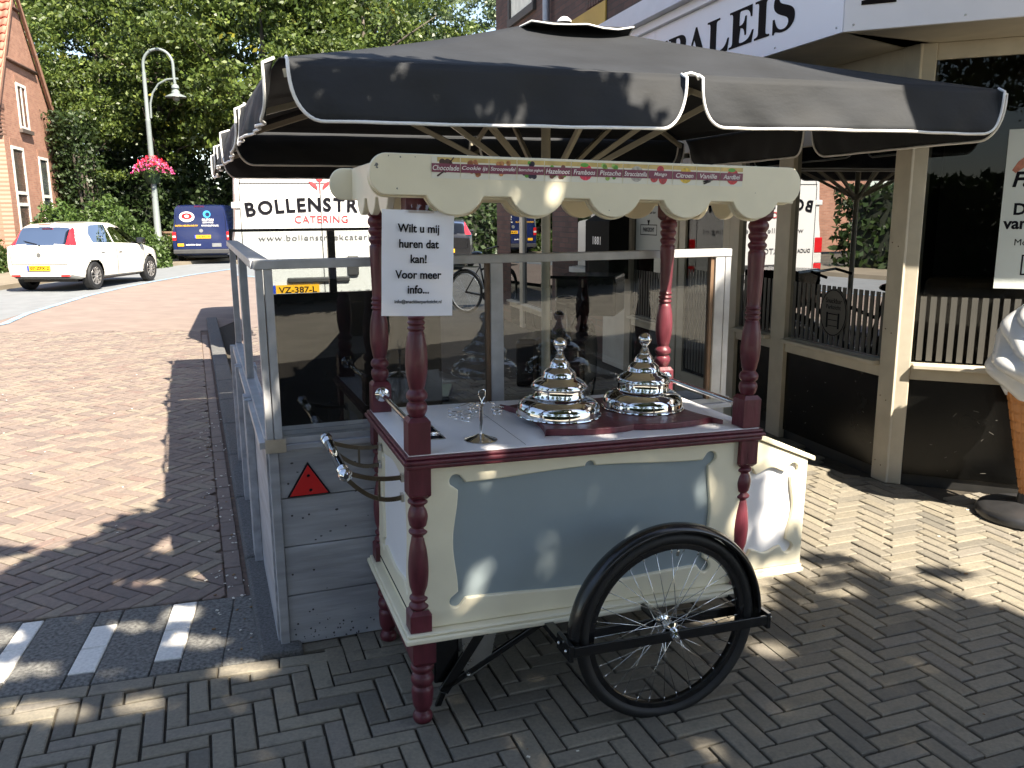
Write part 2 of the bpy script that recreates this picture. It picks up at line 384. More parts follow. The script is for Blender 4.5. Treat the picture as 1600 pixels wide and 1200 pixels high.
def variants(kind, m, L, W, count=24):
    out = []
    for i in range(count):
        vs, fs = brick_geo(rect(0, 0, L-random.uniform(0, .003), W-random.uniform(0, .002), 0), 0)
        me = bpy.data.meshes.new(kind); me.from_pydata(vs, [], fs); me.materials.append(m)
        a = me.attributes.new('tone', 'FLOAT', 'FACE'); a.data.foreach_set('value', [(i+.5)/count]*len(fs)); out.append(me)
    return out
def lay(cells, clips, name, stuffname, m, parent, L, W, maxparts=300, jit=.0012, skip=None):
    """the 300 bricks that show largest become parts, the rest one stuff mesh"""
    full, cut = [], []
    for (X, Y, a) in cells:
        P = rect(X, Y, L, W, a); Q = P
        for n_, d_ in clips(X, Y): Q = clip_poly(Q, n_, d_)
        if len(Q) < 3: continue
        ar = abs(sum(Q[i][0]*Q[(i+1) % len(Q)][1]-Q[(i+1) % len(Q)][0]*Q[i][1] for i in range(len(Q))))/2
        if ar < L*W*.12: continue
        (full if ar > L*W*.98 else cut).append((X, Y, a, Q))
    def inview(c):
        x, y = pix((c[0], c[1], 0)); return -20 < x < 1620 and 0 < y < 1230 and not (skip and skip(c[0], c[1]))
    full.sort(key=lambda c: (not inview(c), c[0]**2+c[1]**2))
    vm = variants(name, m, L, W)
    for (X, Y, a, Q) in full[:maxparts]:
        o = bpy.data.objects.new(name, random.choice(vm)); link(o, parent)
        o.location = (X, Y, random.gauss(0, jit*1.3)); o.rotation_euler = (random.gauss(0, .010), random.gauss(0, .005), a+random.gauss(0, .010))
    mb = MB(); tone = []
    for (X, Y, a, Q) in full[maxparts:]+cut:
        if len(Q) == 4: Q = rect(X, Y, L, W, a+random.gauss(0, .006)) if (X, Y, a, Q) not in cut else Q
        vs, fs = brick_geo(Q, random.gauss(0, jit))
        b = len(mb.v); mb.v += vs; t = random.random()
        for f in fs: mb.f.append([b+i for i in f]); mb.mi.append(0); mb.sm.append(False); tone.append(t)
    mb.build(stuffname, m, parent, kind='stuff', tone=tone)
C_SHOP = Vector((2.254, 4.876, 0)); D2 = Vector((math.cos(R(106.2)), math.sin(R(106.2)), 0)); D1 = Vector((math.cos(R(-24)), math.sin(R(-24)), 0))
nN = Vector((-.271, .962)); dN = nN.dot(Vector((-.877, 2.857)))          # near edge of strip
nF = Vector((-.253, .967)); dF = nF.dot(Vector((-1.10, 3.40)))
nK = Vector((.937, .349)); dK = nK.dot(Vector((-.877, 2.857)))
n2 = Vector((D2.y, -D2.x)); n1 = Vector((-D1.y, D1.x))
def pave_clips(X, Y):
    p = Vector((X, Y)); c = []
    left = nN.dot(p) > dN-.2 and X < -.78
    if X < -.78 and nN.dot(p) < dN+.12: c.append((nN, dN-.078))
    elif X < -.78: c.append((-nK, -(dK+.12)))
    if n2.dot(p) > n2.dot(C_SHOP.xy)-.2 and Y > 4.6: c.append((n2, n2.dot(C_SHOP.xy)+.05))
    if n1.dot(p) > n1.dot(C_SHOP.xy)-.2 and X > 2: c.append((n1, n1.dot(C_SHOP.xy)+.05))
    return c
cells = herring(A, -3.4, 4.2, .55, 8.2, org=(.05, .02))
cells = [c for c in cells if (c[1] > 3.1 or abs(c[0]) < .75*c[1]+.5) and not (c[1] > 3 and c[0] < KX(c[1])-.1)]
under_cart = lambda X, Y: -.4 < X < .95 and 2.55 < Y < 9 and X < 1.0
lay(cells, pave_clips, 'paver', 'paver_field', M_PAVE, pave, BL, BWD, skip=lambda X, Y: (Y > 2.75 and X < 1.1))
# edging course along the strip
mb = MB(); tone = []
d = Vector((.962, .271)); p = Vector((-.66, NL(-.66))) - nN*.039
for k in range(15):
    c = p - d*(.11+.212*k)
    o = bpy.data.objects.new('edging_paver', bpy.data.meshes.new('edging_paver')); me = o.data
    vs, fs_ = brick_geo(rect(0, 0, .206, .068, 0), 0); me.from_pydata(vs, [], fs_); me.materials.append(M_PAVE)
    a = me.attributes.new('tone', 'FLOAT', 'FACE'); a.data.foreach_set('value', [random.uniform(.4, 1)]*len(fs_))
    link(o, pave); o.location = (c.x, c.y, .001); o.rotation_euler = (0, 0, math.atan2(d.y, d.x)+random.gauss(0, .01))
# road bricks
def road_clips(X, Y):
    p = Vector((X, Y)); c = []
    if nF.dot(p) < dF+.15: c.append((-nF, -(dF+.01)))
    if nK.dot(p) > dK-.25-.14: c.append((nK, dK-.155))
    return c
cells = herring(R(-27), -8.2, -.6, 2.2, 12.0, org=(-2, 4))
cells = [c for c in cells if c[0] > -.64*c[1]-.7 and c[0] < KX(c[1])+.1]
lay(cells, road_clips, 'road_brick', 'road_brick_field', M_ROADB, road, .199, .0635, jit=.001)
# gutter: one row of bricks lengthwise beside the kerb
dv = Vector((-.349, .937)); mb = MB(); tone = []
for k in range(42):
    c = Vector((-.877, 2.857)) + dv*(.62+.21*k) - nK*.112
    vs, fs_ = brick_geo(rect(c.x, c.y, .203, .07, math.atan2(dv.y, dv.x)), -.004+random.gauss(0, .001)); b = len(mb.v); mb.v += vs; t = random.uniform(0, .4)
    for f in fs_: mb.f.append([b+i for i in f]); mb.mi.append(0); mb.sm.append(False); tone.append(t)
mb.build('gutter_course', M_ROADB, road, kind='stuff', tone=tone)
# strip slabs with white blocks
dS = Vector((.967, .253)); 
def slab(x, w_, frac0, frac1, m, name, top=0.):
    x1 = x+w_
    def pt(xx, f):
        sk = .20*(f)                                   # slabs lean with the perspective of the joint lines
        a = Vector((xx, NL(xx))); b = Vector((xx-.135, FL_(xx-.135))); return a.lerp(b, f)
    P = [pt(x+.002, frac0+.006), pt(x1-.002, frac0+.006), pt(x1-.002, frac1-.006), pt(x+.002, frac1-.006)]
    P = [(p.x, p.y) for p in P]; vs, fs_ = brick_geo(P, top)
    c = P[0]; me = bpy.data.meshes.new(name); me.from_pydata([(a-c[0], b-c[1], z) for a, b, z in vs], [], fs_); me.materials.append(m)
    o = bpy.data.objects.new(name, me); link(o, strip); o.location = (c[0], c[1], 0)
WB = {(-1.300, -1.205): (.17, .99), (-1.575, -1.484): (.15, .78), (-1.850, -1.770): (.18, .97), (-2.12, -2.03): (.15, .95)}
edges = [-.62, -.93, -1.06, -1.205, -1.300, -1.484, -1.575, -1.770, -1.850, -2.03, -2.12, -2.4, -2.7, -3.0, -3.3, -3.7, -4.1]
for i in range(len(edges)-1):
    xa, xb = edges[i+1], edges[i]; wb = WB.get((xa, xb))
    if wb:
        m_ = (wb[0]+wb[1])/2
        slab(xa, xb-xa, wb[0], m_, M_BLOCKWHITE, 'white_block', .002); slab(xa, xb-xa, m_, wb[1], M_BLOCKWHITE, 'white_block', .001)
        slab(xa, xb-xa, .0, wb[0], M_ASPH, 'slab')
        if wb[1] < .95: slab(xa, xb-xa, wb[1], 1., M_ASPH, 'slab')
    elif i == 0: continue
    else:
        slab(xa, xb-xa, 0, 1., M_ASPH, 'slab')
# kerb along the terrace
kb = tag(empty('kerb'), None, None, kind='structure')
for k in range(12):
    a = Vector((-.877, 2.857)) + dv*(.0+.92*k); b = a + dv*.905
    mb = MB(); n_ = nK
    P = [a, b, b-n_*.075, a-n_*.075]
    P = [a+n_*.12, b+n_*.12, b-n_*.0, a-n_*.0] if False else [a+n_*.10, b+n_*.10, b-n_*.055, a-n_*.055]
    mb.add([(p.x, p.y, -.05) for p in P]+[(p.x, p.y, (.02 if k == 0 and j_ in (0, 3) else .045)) for j_, p in enumerate(P)], [(3,2,1,0),(4,5,6,7),(0,1,5,4),(1,2,6,5),(2,3,7,6),(3,0,4,7)])
    mb.build('kerbstone', M_KERB, kb, bevel=.014, seg=2)
# small litter
mb = MB()
for i in range(420):
    X = random.uniform(-6, 3); Y = random.uniform(1.2, 9)
    if i % 3 == 0: Y = random.uniform(2.9, 7); X = KX(Y)-random.uniform(.03, .25)
    if -.5 < X < 1 and 2.3 < Y: continue
    s_ = random.uniform(.002, .006); a = random.random()*3
    mb.M = Matrix.Translation((X, Y, .003)) @ Matrix.Rotation(a, 4, 'Z'); mb.cur = random.choice([0, 0, 1])
    mb.box(-s_, s_*1.5, -s_*.7, s_*.7, 0, s_*.6)
mb.build('litter', [mat('pale_grit', (.7, .66, .58), .8), mat('dry_leaf_bits', (.22, .13, .06), .8)], kind='stuff')
# ------------------------------------------------------------ ICE CREAM CART
cartM = Matrix.Translation((-.3299, 2.387, 0)) @ Matrix.Rotation(R(19.24), 4, 'Z') @ Matrix.Rotation(R(1.17), 4, 'Y')
cart = empty('ice_cream_cart', label='cream, maroon and blue-grey ice cream cart with turned posts and a spoked wheel', cat='ice cream cart', M=cartM)
CL, CW = 1.2411, .6761
FRONT = lambda x, y, z: Matrix.Translation((x, y, z)) @ Matrix.Rotation(R(90), 4, 'X')      # text/plate facing -y
LEFT = lambda x, y, z: Matrix.Translation((x, y, z)) @ Matrix.Rotation(R(-90), 4, 'Z') @ Matrix.Rotation(R(90), 4, 'X')  # facing -x

# body and base
mb = MB(); mb.box(.04, CL-.04, .045, CW-.045, .30, .857); mb.build('cart_body', M_CREAM, cart, bevel=.003)
mb = MB(); mb.box(-.010, CL+.01, -.010, CW+.01, .300, .318); mb.box(-.002, CL+.002, -.002, CW+.002, .3185, .330); mb.build('base_moulding', M_CREAM, cart, bevel=.005)
mb = MB(); mb.box(.0, CL, .0, CW, .857, .872); mb.box(-.008, CL+.008, -.008, CW+.008, .8722, .886); mb.box(-.001, CL+.001, -.001, CW+.001, .8862, .897); mb.build('counter_edge', M_MAROON, cart, bevel=.005, seg=3)
mb = MB(); mb.box(.010, CL-.010, .010, CW-.010, .8972, .901); ct = mb.build('countertop', M_WHITE, cart, bevel=.001)
mb = MB(); mb.box(.385, .3862, .03, CW-.02, .9008, .9013); mb.box(.30, .3862, .42, .4212, .9008, .9013); mb.build('seam', M_INK, ct)

def frame_outline(x0, x1, z0, z1, r=.02, amp=.018, bump=True, n=14):
    """scrolled outline: round ears at the corners, swelling edges, small round bump in the middle of the long edges"""
    P = []
    def edge(a, b, nrm, bmp):
        a = Vector(a); b = Vector(b); nr = Vector(nrm); L = (b-a).length; q = []
        for i in range(n+1):
            t = i/n; s = math.sin(math.pi*t)**2
            e = a.lerp(b, t) + nr*(amp*s*.9 - .012)
            if bmp and abs(t-.5) < .02+.015/L: continue
            q.append((e.x, e.y))
        if bmp:
            m_ = a.lerp(b, .5)+nr*(amp*.9-.012); d_ = (b-a).normalized(); k = len(q)//2
            bb = [(m_ + d_*.017*math.cos(math.pi*(1-i/8)) + nr*.017*math.sin(math.pi*i/8)) for i in range(9)]
            q = q[:k]+[(v.x, v.y) for v in bb]+q[k:]
        return q
    def ear(cx, cz, a0): return arc(cx, cz, r, a0, a0+250, 12)
    # clockwise from bottom left, seen with x right, z up
    P += ear(x0+r*.3, z0+r*.3, 350-250+0-0) if False else []
    g = .035
    P += edge((x0+g, z0), (x1-g, z0), (0, -1), bump)
    P += [(x1-r*.2+r*math.cos(R(a)), z0+r*.2+r*math.sin(R(a))) for a in range(-150, 70, 18)]
    P += edge((x1, z0+g), (x1, z1-g), (1, 0), False)
    P += [(x1-r*.2+r*math.cos(R(a)), z1-r*.2+r*math.sin(R(a))) for a in range(-60, 160, 18)]
    P += edge((x1-g, z1), (x0+g, z1), (0, 1), bump)
    P += [(x0+r*.2+r*math.cos(R(a)), z1-r*.2+r*math.sin(R(a))) for a in range(30, 250, 18)]
    P += edge((x0, z1-g), (x0, z0+g), (-1, 0), False)
    P += [(x0+r*.2+r*math.cos(R(a)), z0+r*.2+r*math.sin(R(a))) for a in range(120, 340, 18)]
    return P
# front
me = plate([[(.045, .331), (CL-.045, .331), (CL-.045, .856), (.045, .856)], frame_outline(.155, 1.062, .405, .808)], .018, .006)
put(me, 'front_frame', M_CREAM, cart, FRONT(0, .037, 0))
mb = MB(); mb.box(.10, CL-.10, .0400, .0448, .36, .84); mb.build('front_panel', M_BLUEGREY, cart)
# left end
me = plate([[(-CW+.045, .331), (-.045, .331), (-.045, .856), (-CW+.045, .856)], frame_outline(-CW+.14, -.14, .42, .79, bump=False)], .014, .004)
put(me, 'side_frame', M_CREAM, cart, LEFT(.033, 0, 0))
mb = MB(); mb.box(.0362, .0396, .1, CW-.1, .37, .83); mb.build('side_panel', M_WHITE, cart)
mb = MB(); mb.box(.0248, .0262, .06, CW-.06, .352, .358); mb.build('drip_slot', M_INK, cart)

# posts
def blk(mb, cx, cy, z0, z1, w=.068):
    h = w/2; c = .012
    mb.box(cx-h, cx+h, cy-h, cy+h, z0, z1)
    for za, zb, s in ((z1, z1+c, 1), (z0, z0-c, 1)):
        mb.add([(cx-h, cy-h, za), (cx+h, cy-h, za), (cx+h, cy+h, za), (cx-h, cy+h, za), (cx-h*.72, cy-h*.72, zb), (cx+h*.72, cy-h*.72, zb), (cx+h*.72, cy+h*.72, zb), (cx-h*.72, cy+h*.72, zb)],
               [(0,1,5,4),(1,2,6,5),(2,3,7,6),(3,0,4,7)] if zb > za else [(4,5,1,0),(5,6,2,1),(6,7,3,2),(7,4,0,3)])
def smooth_prof(pts, sub=4):
    out = []
    for i in range(len(pts)-1):
        p0 = pts[max(i-1, 0)]; p1 = pts[i]; p2 = pts[i+1]; p3 = pts[min(i+2, len(pts)-1)]
        for k in range(sub):
            t = k/sub
            f = lambda a, b, c, d: .5*((2*b)+(-a+c)*t+(2*a-5*b+4*c-d)*t*t+(-a+3*b-3*c+d)*t**3)
            out.append((max(.002, f(p0[0], p1[0], p2[0], p3[0])), p1[1]+(p2[1]-p1[1])*t))
    return out+[pts[-1]]
UP = [(.024, 1.018), (.031, 1.026), (.034, 1.040), (.031, 1.052), (.025, 1.058), (.033, 1.066), (.035, 1.078), (.030, 1.088), (.024, 1.094), (.027, 1.104), (.034, 1.14), (.036, 1.18), (.033, 1.225), (.026, 1.262), (.023, 1.268), (.029, 1.276), (.023, 1.284), (.029, 1.292), (.023, 1.300), (.028, 1.308), (.024, 1.314),
      (.026, 1.36), (.029, 1.44), (.031, 1.492), (.026, 1.500), (.033, 1.512), (.033, 1.520), (.026, 1.528), (.033, 1.540), (.034, 1.550), (.028, 1.558), (.036, 1.572), (.036, 1.584), (.030, 1.594)]
LOW = [(.025, .758), (.033, .752), (.033, .744), (.024, .737), (.030, .722), (.034, .700), (.029, .672), (.022, .664), (.031, .655), (.031, .648), (.022, .640), (.023, .632), (.029, .600), (.034, .555), (.035, .52), (.031, .475), (.023, .446), (.031, .438), (.031, .430), (.024, .424), (.033, .412), (.033, .404), (.026, .398)]
def post(cx, cy):
    mb = MB(); blk(mb, cx, cy, .9015, 1.000); mb.lathe([(r_*.92, z_) for r_, z_ in smooth_prof([(.024, 1.011)]+UP[1:])], 24, (cx, cy, 0)); blk(mb, cx, cy, 1.606, 1.70, .066)
    mb.build('upper_post', M_MAROON, cart, bevel=.002)
    mb = MB(); blk(mb, cx, cy, .772, .8565); mb.lathe([(r_*.92, z_) for r_, z_ in smooth_prof(LOW)[::-1]], 24, (cx, cy, 0)); blk(mb, cx, cy, .3303, .387)
    mb.build('lower_post', M_MAROON, cart, bevel=.002)
for cx, cy in ((.043, .043), (CL-.043, .043), (.043, CW-.043), (CL-.043, CW-.043)): post(cx, cy)
LEG = [(.030, .208), (.036, .200), (.036, .188), (.026, .178), (.034, .166), (.037, .150), (.033, .138), (.028, .132), (.034, .122), (.035, .10), (.031, .062), (.024, .047), (.021, .042), (.029, .032), (.032, .018), (.027, .004), (.016, -.002)]
for cy in (.055, CW-.055):
    mb = MB(); blk(mb, .055, cy, .218, .2995, .074); mb.lathe(smooth_prof(LEG)[::-1], 24, (.055, cy, 0)); mb.build('leg', M_MAROON, cart, bevel=.002)
mb = MB(); mb.tube([(.055, .08, .17), (.055, CW-.08, .17)], .017, 12); mb.build('stretcher', M_MAROON, cart)
mb = MB(); mb.box(.16, .34, .10, .5, .255, .2995); mb.build('support_block', M_MAROON, cart, bevel=.003)

# canopy: scalloped boards
def scallop(L, end_r, z0, z1, humps, hw, hd, n=12, round_l=True, round_r=True):
    """outline of a board of length L from x=0; z0..z1 main height; humps hang hd below z0"""
    P = []; rr = (z1-z0)/2
    if round_l: P += [(rr*.85-rr*.85*math.sin(R(a)), z1-rr+rr*math.cos(R(a))) for a in range(0, 181, 12)]
    else: P += [(0, z1), (0, z0)]
    for h in humps:
        rad = (hw*hw/4+hd*hd)/(2*hd); zc = z0-hd+rad
        for i in range(n+1):
            x = -hw/2+hw*i/n; P.append((h+hw/2+x, zc-math.sqrt(rad*rad-x*x)))
    if round_r: P += [(L-rr*.85+rr*.85*math.sin(R(a)), z1-rr-rr*math.cos(R(a))) for a in range(0, 181, 12)]
    else: P += [(L, z0), (L, z1)]
    return P
Z0, Z1 = 1.651, 1.761
front_o = scallop(1.375, .05, Z0, Z1, [.155+.243*k for k in range(5)], .165, .052)
can = put(plate([front_o], .022, .004), 'front_canopy_board', M_CREAM, cart, FRONT(-.105, -.055, 0))
inner = [(x*.992+.005, z*.0+max(z+.005, 0)) for x, z in front_o]
put(plate([front_o], .022, .004), 'rear_canopy_board', M_CREAM, cart, FRONT(-.105, CW+.060, 0))
# second thickness behind the front board, as in a built-up moulding
put(plate([[(x, z-.006) for x, z in front_o]], .012, .003), 'canopy_backing', M_CREAM, cart, FRONT(-.105, -.035, 0))
side_o = scallop(CW+.07, .05, Z0, Z1-.001, [.10+.195*k for k in range(3)], .15, .052, round_l=False, round_r=False)
for nm, xx in (('side_canopy_board', -.018), ('side_canopy_board', CL+.018)):
    put(plate([side_o], .022, .004), nm, M_CREAM, cart, LEFT(xx, CW+.035, 0))
# small angled wings at the left corners
mb = MB(); mb.box(-.005, CL+.005, -.02, CW+.045, 1.742, 1.750); mb.build('canopy_roof', M_CREAM, cart)

# flavour stickers
FLAV = ['Chocolade', 'Cookie ijs', 'Stroopwafel', 'Bosvruchten yoghurt', 'Hazelnoot', 'Framboos', 'Pistache', 'Stracciatella', 'Mango', 'Citroen', 'Vanille', 'Aardbei']
PIC = [((.06, .025, .02), 'splash'), ((.45, .17, .07), 'cookie'), ((.62, .28, .10), 'cookie'), ((.03, .02, .05), 'berries'), ((.22, .09, .06), 'berries'), ((.75, .04, .10), 'fruitg'), ((.35, .55, .12), 'berries'),
       ((.45, .42, .38), 'ball'), ((.50, .05, .06), 'two'), ((.68, .47, .05), 'fruit'), ((.05, .04, .04), 'pods'), ((.60, .03, .04), 'fruitg')]
M_CARD = mat('sticker_card', (.78, .76, .66), .4, var=.02); M_BAND = mat('sticker_band', (.20, .035, .075), .4, var=.03); M_YEL = mat('sticker_yellow', (.62, .45, .15), .4, var=.2, scale=40); M_WHT = mat('sticker_white', (.85, .82, .80), .4); M_GRN = mat('sticker_green', (.12, .38, .05), .4)
pitch = .0823; sw = .0795
for i, (nm, (pc, kind)) in enumerate(zip(FLAV, PIC)):
    x = .065+pitch*i; cz = 1.728
    pm = mat('sticker_picture_'+nm.split()[0].lower(), pc, .4, var=.35, scale=120)
    mb = MB(); mb.M = Matrix.Translation((x, -.0664, cz-.0))
    mb.box(0, sw, -.0006, 0, -.030, .028, 0)
    mb.box(0 if i else .016, sw, -.0010, -.0007, .014, .026, 3)
    def disc(cx, cz_, r, mi, rz=None, yy=-.0014):
        P = [(cx+r*math.cos(a*math.pi/7), yy, cz_+(rz or r)*math.sin(a*math.pi/7)) for a in range(14)]
        mb.add(P, [tuple(range(14))[::1]], False, mi)
    rnd = random.Random(i)
    if kind in ('cookie',): [disc(sw*.5+rnd.uniform(-.016, .016), rnd.uniform(-.018, .018), rnd.uniform(.005, .009), 2) for _ in range(12)]
    elif kind == 'splash': [disc(sw*.5+rnd.uniform(-.02, .02), rnd.uniform(-.014, .014)+.002, rnd.uniform(.003, .009), 2, yy=-.0014-.00001*_) for _ in range(12)]; mb.tube([(sw*.2, -.0016, -.024), (sw*.45, -.0016, -.010)], .0022, 5, mi=2); mb.tube([(sw*.62, -.0016, .010), (sw*.78, -.0016, .026)], .0018, 5, mi=2)
    elif kind == 'berries': [disc(sw*.5+rnd.uniform(-.022, .022), rnd.choice([-.014, .014])+rnd.uniform(-.005, .005), rnd.uniform(.005, .008), 2 if _ % 4 else 5) for _ in range(9)]
    elif kind == 'two': disc(sw*.25, -.012, .013, 2); disc(sw*.62, -.01, .015, 2, .02); disc(sw*.5, .012, .012, 2)
    elif kind == 'pods': mb.tube([(sw*.3, -.0016, -.018), (sw*.7, -.0016, -.012)], .0025, 5, mi=2); mb.tube([(sw*.32, -.0016, -.024), (sw*.6, -.0016, -.017)], .0025, 5, mi=2)
    else:
        disc(sw*.55, -.002, .022, 2, .023)
        if kind == 'fruitg': disc(sw*.5, .018, .013, 5, .006, -.0016)
    mb.box(0, sw, -.0024, -.0019, -.0135, .0095, 1)
    t = fit_text(nm, min(sw*.93, .0085*len(nm)), .0135 if len(nm) < 14 else .0105, shear=.22, ext=.0002, bold=.01)
    merge_into(mb, t, Matrix.Translation((sw/2, -.0028, -.002)) @ Matrix.Rotation(R(90), 4, 'X'), 4)
    st = mb.build('flavour_sticker', [M_CARD, M_BAND, pm, M_YEL, M_WHT, M_GRN], cart, auto=False)
    st['label'] = 'flavour sticker reading ' + nm

# rails between the posts
for xx in (.043, CL-.043):
    z_ = .968
    mb = MB(); mb.tube([(xx, .079, z_), (xx, CW-.079, z_)], .0095, 14); mb.build('rail', M_CHROME, cart)
    for yy, s in ((.0795, 1), (CW-.0795, -1)):
        mb = MB(); mb.lathe([(.024, 0), (.026, .003), (.022, .006), (.014, .008), (.013, .02)] if s > 0 else [(.013, -.02), (.014, -.008), (.022, -.006), (.026, -.003), (.024, 0)], 20, (xx, yy, z_), ax='Y'); mb.build('rail_rosette', M_CHROME, cart)
# sunken steel tray
mb = MB(); mb.box(.085, .090, .165, .470, .9012, .904); mb.box(.160, .165, .165, .470, .9012, .904); mb.box(.090, .160, .165, .170, .9012, .904); mb.box(.090, .160, .465, .470, .9012, .904)
tr = mb.build('sunken_tray', M_STEEL, cart, bevel=.001)
mb = MB(); mb.box(.090, .160, .170, .465, .9011, .9014); mb.build('tray_floor', M_INK, tr)
mb = MB(); mb.box(.096, .154, .195, .240, .9016, .908); mb.tube([(.094, .21, .912), (.156, .21, .912)], .005, 8); mb.build('tray_bar', M_CHROME, tr)

# maroon board under the tubs
def sc_board():
    P = []; x0, x1, y0, y1 = .405, 1.065, .085, .50
    L_ = x1-x0
    P += [(x0, y0-.02)]
    for i in range(0, 25):                                   # front edge, two bellies
        t = i/24; P.append((x0+.02+(L_-.04)*t, y0+.012-.028*abs(math.sin(2*math.pi*t))**.8+.008*math.cos(2*math.pi*t)))
    P += [(x1, y0-.02)]
    for i in range(1, 12): t = i/12; P.append((x1-.045*math.sin(math.pi*t)**.8-.0, y0-.02+(y1-y0+.04)*t))
    P += [(x1, y1+.02)]
    for i in range(0, 25):
        t = i/24; P.append((x1-.02-(L_-.04)*t, y1-.012+.028*abs(math.sin(2*math.pi*t))**.8-.008*math.cos(2*math.pi*t)))
    P += [(x0, y1+.02)]
    for i in range(1, 12): t = i/12; P.append((x0+.045*math.sin(math.pi*t)**.8, y1+.02-(y1-y0+.04)*t))
    return P
put(plate([sc_board()], .022, .004), 'tub_board', M_MAROON, cart, Matrix.Translation((.06, .005, .9125)))

# push handle with curved brackets
HX = -.16
mb = MB(); mb.lathe([(.008, -.002), (.016, .004), (.021, .012), (.022, .022), (.019, .027), (.0165, .030), (.0165, .46), (.019, .463), (.022, .468), (.021, .478), (.016, .486), (.008, .492)], 20, (HX, .12, .82), ax='Y')
for q in (.035, .05, .065, .40, .415, .43): mb.lathe([(.0165, q), (.019, q+.003), (.0165, q+.006)], 20, (HX, .12, .82), ax='Y')
hnd = mb.build('push_handle', M_CHROME, cart)
for yy in (.165, .55):
    def crv(z0, z1, sag, x1=.020): return [(HX+(x1-HX)*t, yy, z0+(z1-z0)*(1-(1-t)**2)-sag*math.sin(math.pi*t)) for t in [i/10 for i in range(11)]]
    mb = MB(); T_ = crv(.822, .788, .004); B_ = crv(.808, .722, .012)
    for q in (T_, B_):
        for i in range(10): mb.bar(q[i], q[i+1], .006, .014)
    mb.bar(T_[6], B_[6], .006, .014)
    b_ = mb.build('handle_bracket', mat('aged_steel', (.16, .14, .11), .3, 1., var=.2, scale=12), cart)
    for z_ in (.775, .71): mb = MB(); mb.box(.016, .0252, yy-.012, yy+.012, z_, z_+.025); mb.build('fixing_plate', M_STEEL, b_)
# nose box at the far end, lower, with a sloping lid
mb = MB()
NX0, NX1, NY0, NY1 = CL-.038, 1.548, .150, CW-.05
prof = [(NX0, .300), (NX1, .300), (NX1, .728), (1.30, .826), (NX0, .826)]
mb.add([(x, NY0, z) for x, z in prof]+[(x, NY1, z) for x, z in prof], [(0,1,2,3,4), (9,8,7,6,5), (0,5,6,1), (1,6,7,2), (2,7,8,3), (3,8,9,4), (4,9,5,0)])
nose = mb.build('nose_box', M_CREAM, cart, bevel=.002)
mb = MB(); mb.box(NX0+.03, NX1+.012, NY0-.026, NY1+.02, .284, .3005); mb.box(NX0+.03, NX1+.006, NY0-.020, NY1+.014, .3007, .314); mb.build('nose_plinth', M_CREAM, nose, bevel=.003)
mb = MB(); lid = [(1.243, .8285), (1.30, .8285), (1.572, .7205), (1.572, .7385), (1.303, .850), (1.243, .852)]
mb.add([(x, NY0-.028, z) for x, z in lid]+[(x, NY1+.02, z) for x, z in lid], [(0,1,2,3,4,5), (11,10,9,8,7,6), (0,6,7,1), (1,7,8,2), (2,8,9,3), (3,9,10,4), (4,10,11,5), (5,11,6,0)])
mb.build('nose_lid', M_CREAM, nose, bevel=.004)
fo = frame_outline(1.285, 1.487, .385, .700, r=.022, amp=.022, bump=False)
me = plate([[(CL+.012, .315), (NX1-.001, .315), (NX1-.001, .727), (1.30, .825), (CL+.012, .825)], fo], .018, .005)
put(me, 'nose_frame', M_CREAM, nose, FRONT(0, NY0-.0095, 0))
mb = MB(); mb.box(1.25, 1.52, NY0-.0035, NY0-.0005, .34, .725); mb.build('nose_panel', M_WHITE, nose)
# undercarriage
mb = MB(); mb.bar((.30, .12, .29), (.14, .12, .05), .012, .035); mb.bar((.30, .12, .29), (.46, .12, .285), .012, .03); mb.bar((.14, .12, .05), (.12, .12, .0), .012, .02)
mb.bar((.14, .12, .06), (.5, .12, .25), .012, .022); mb.bar((.5, .14, .28), (1.1, .14, .28), .03, .02); mb.build('kick_stand', M_BLACK, cart, bevel=.002)
mb = MB(); mb.box(.115, .20, .14, .32, .07, .295); mb.build('brake_box', M_BLACK, cart, bevel=.006)
mb = MB(); mb.add([(.20, .115, .27), (.33, .115, .27), (.30, .115, .13), (.215, .115, .08), (.20, .118, .27), (.33, .118, .27), (.30, .118, .13), (.215, .118, .08)], [(0,3,2,1), (4,5,6,7), (0,1,5,4), (1,2,6,5), (2,3,7,6), (3,0,4,7)]); mb.ball((.225, .112, .10), .008, 10, 6); mb.build('galvanised_plate', M_STEEL, cart)
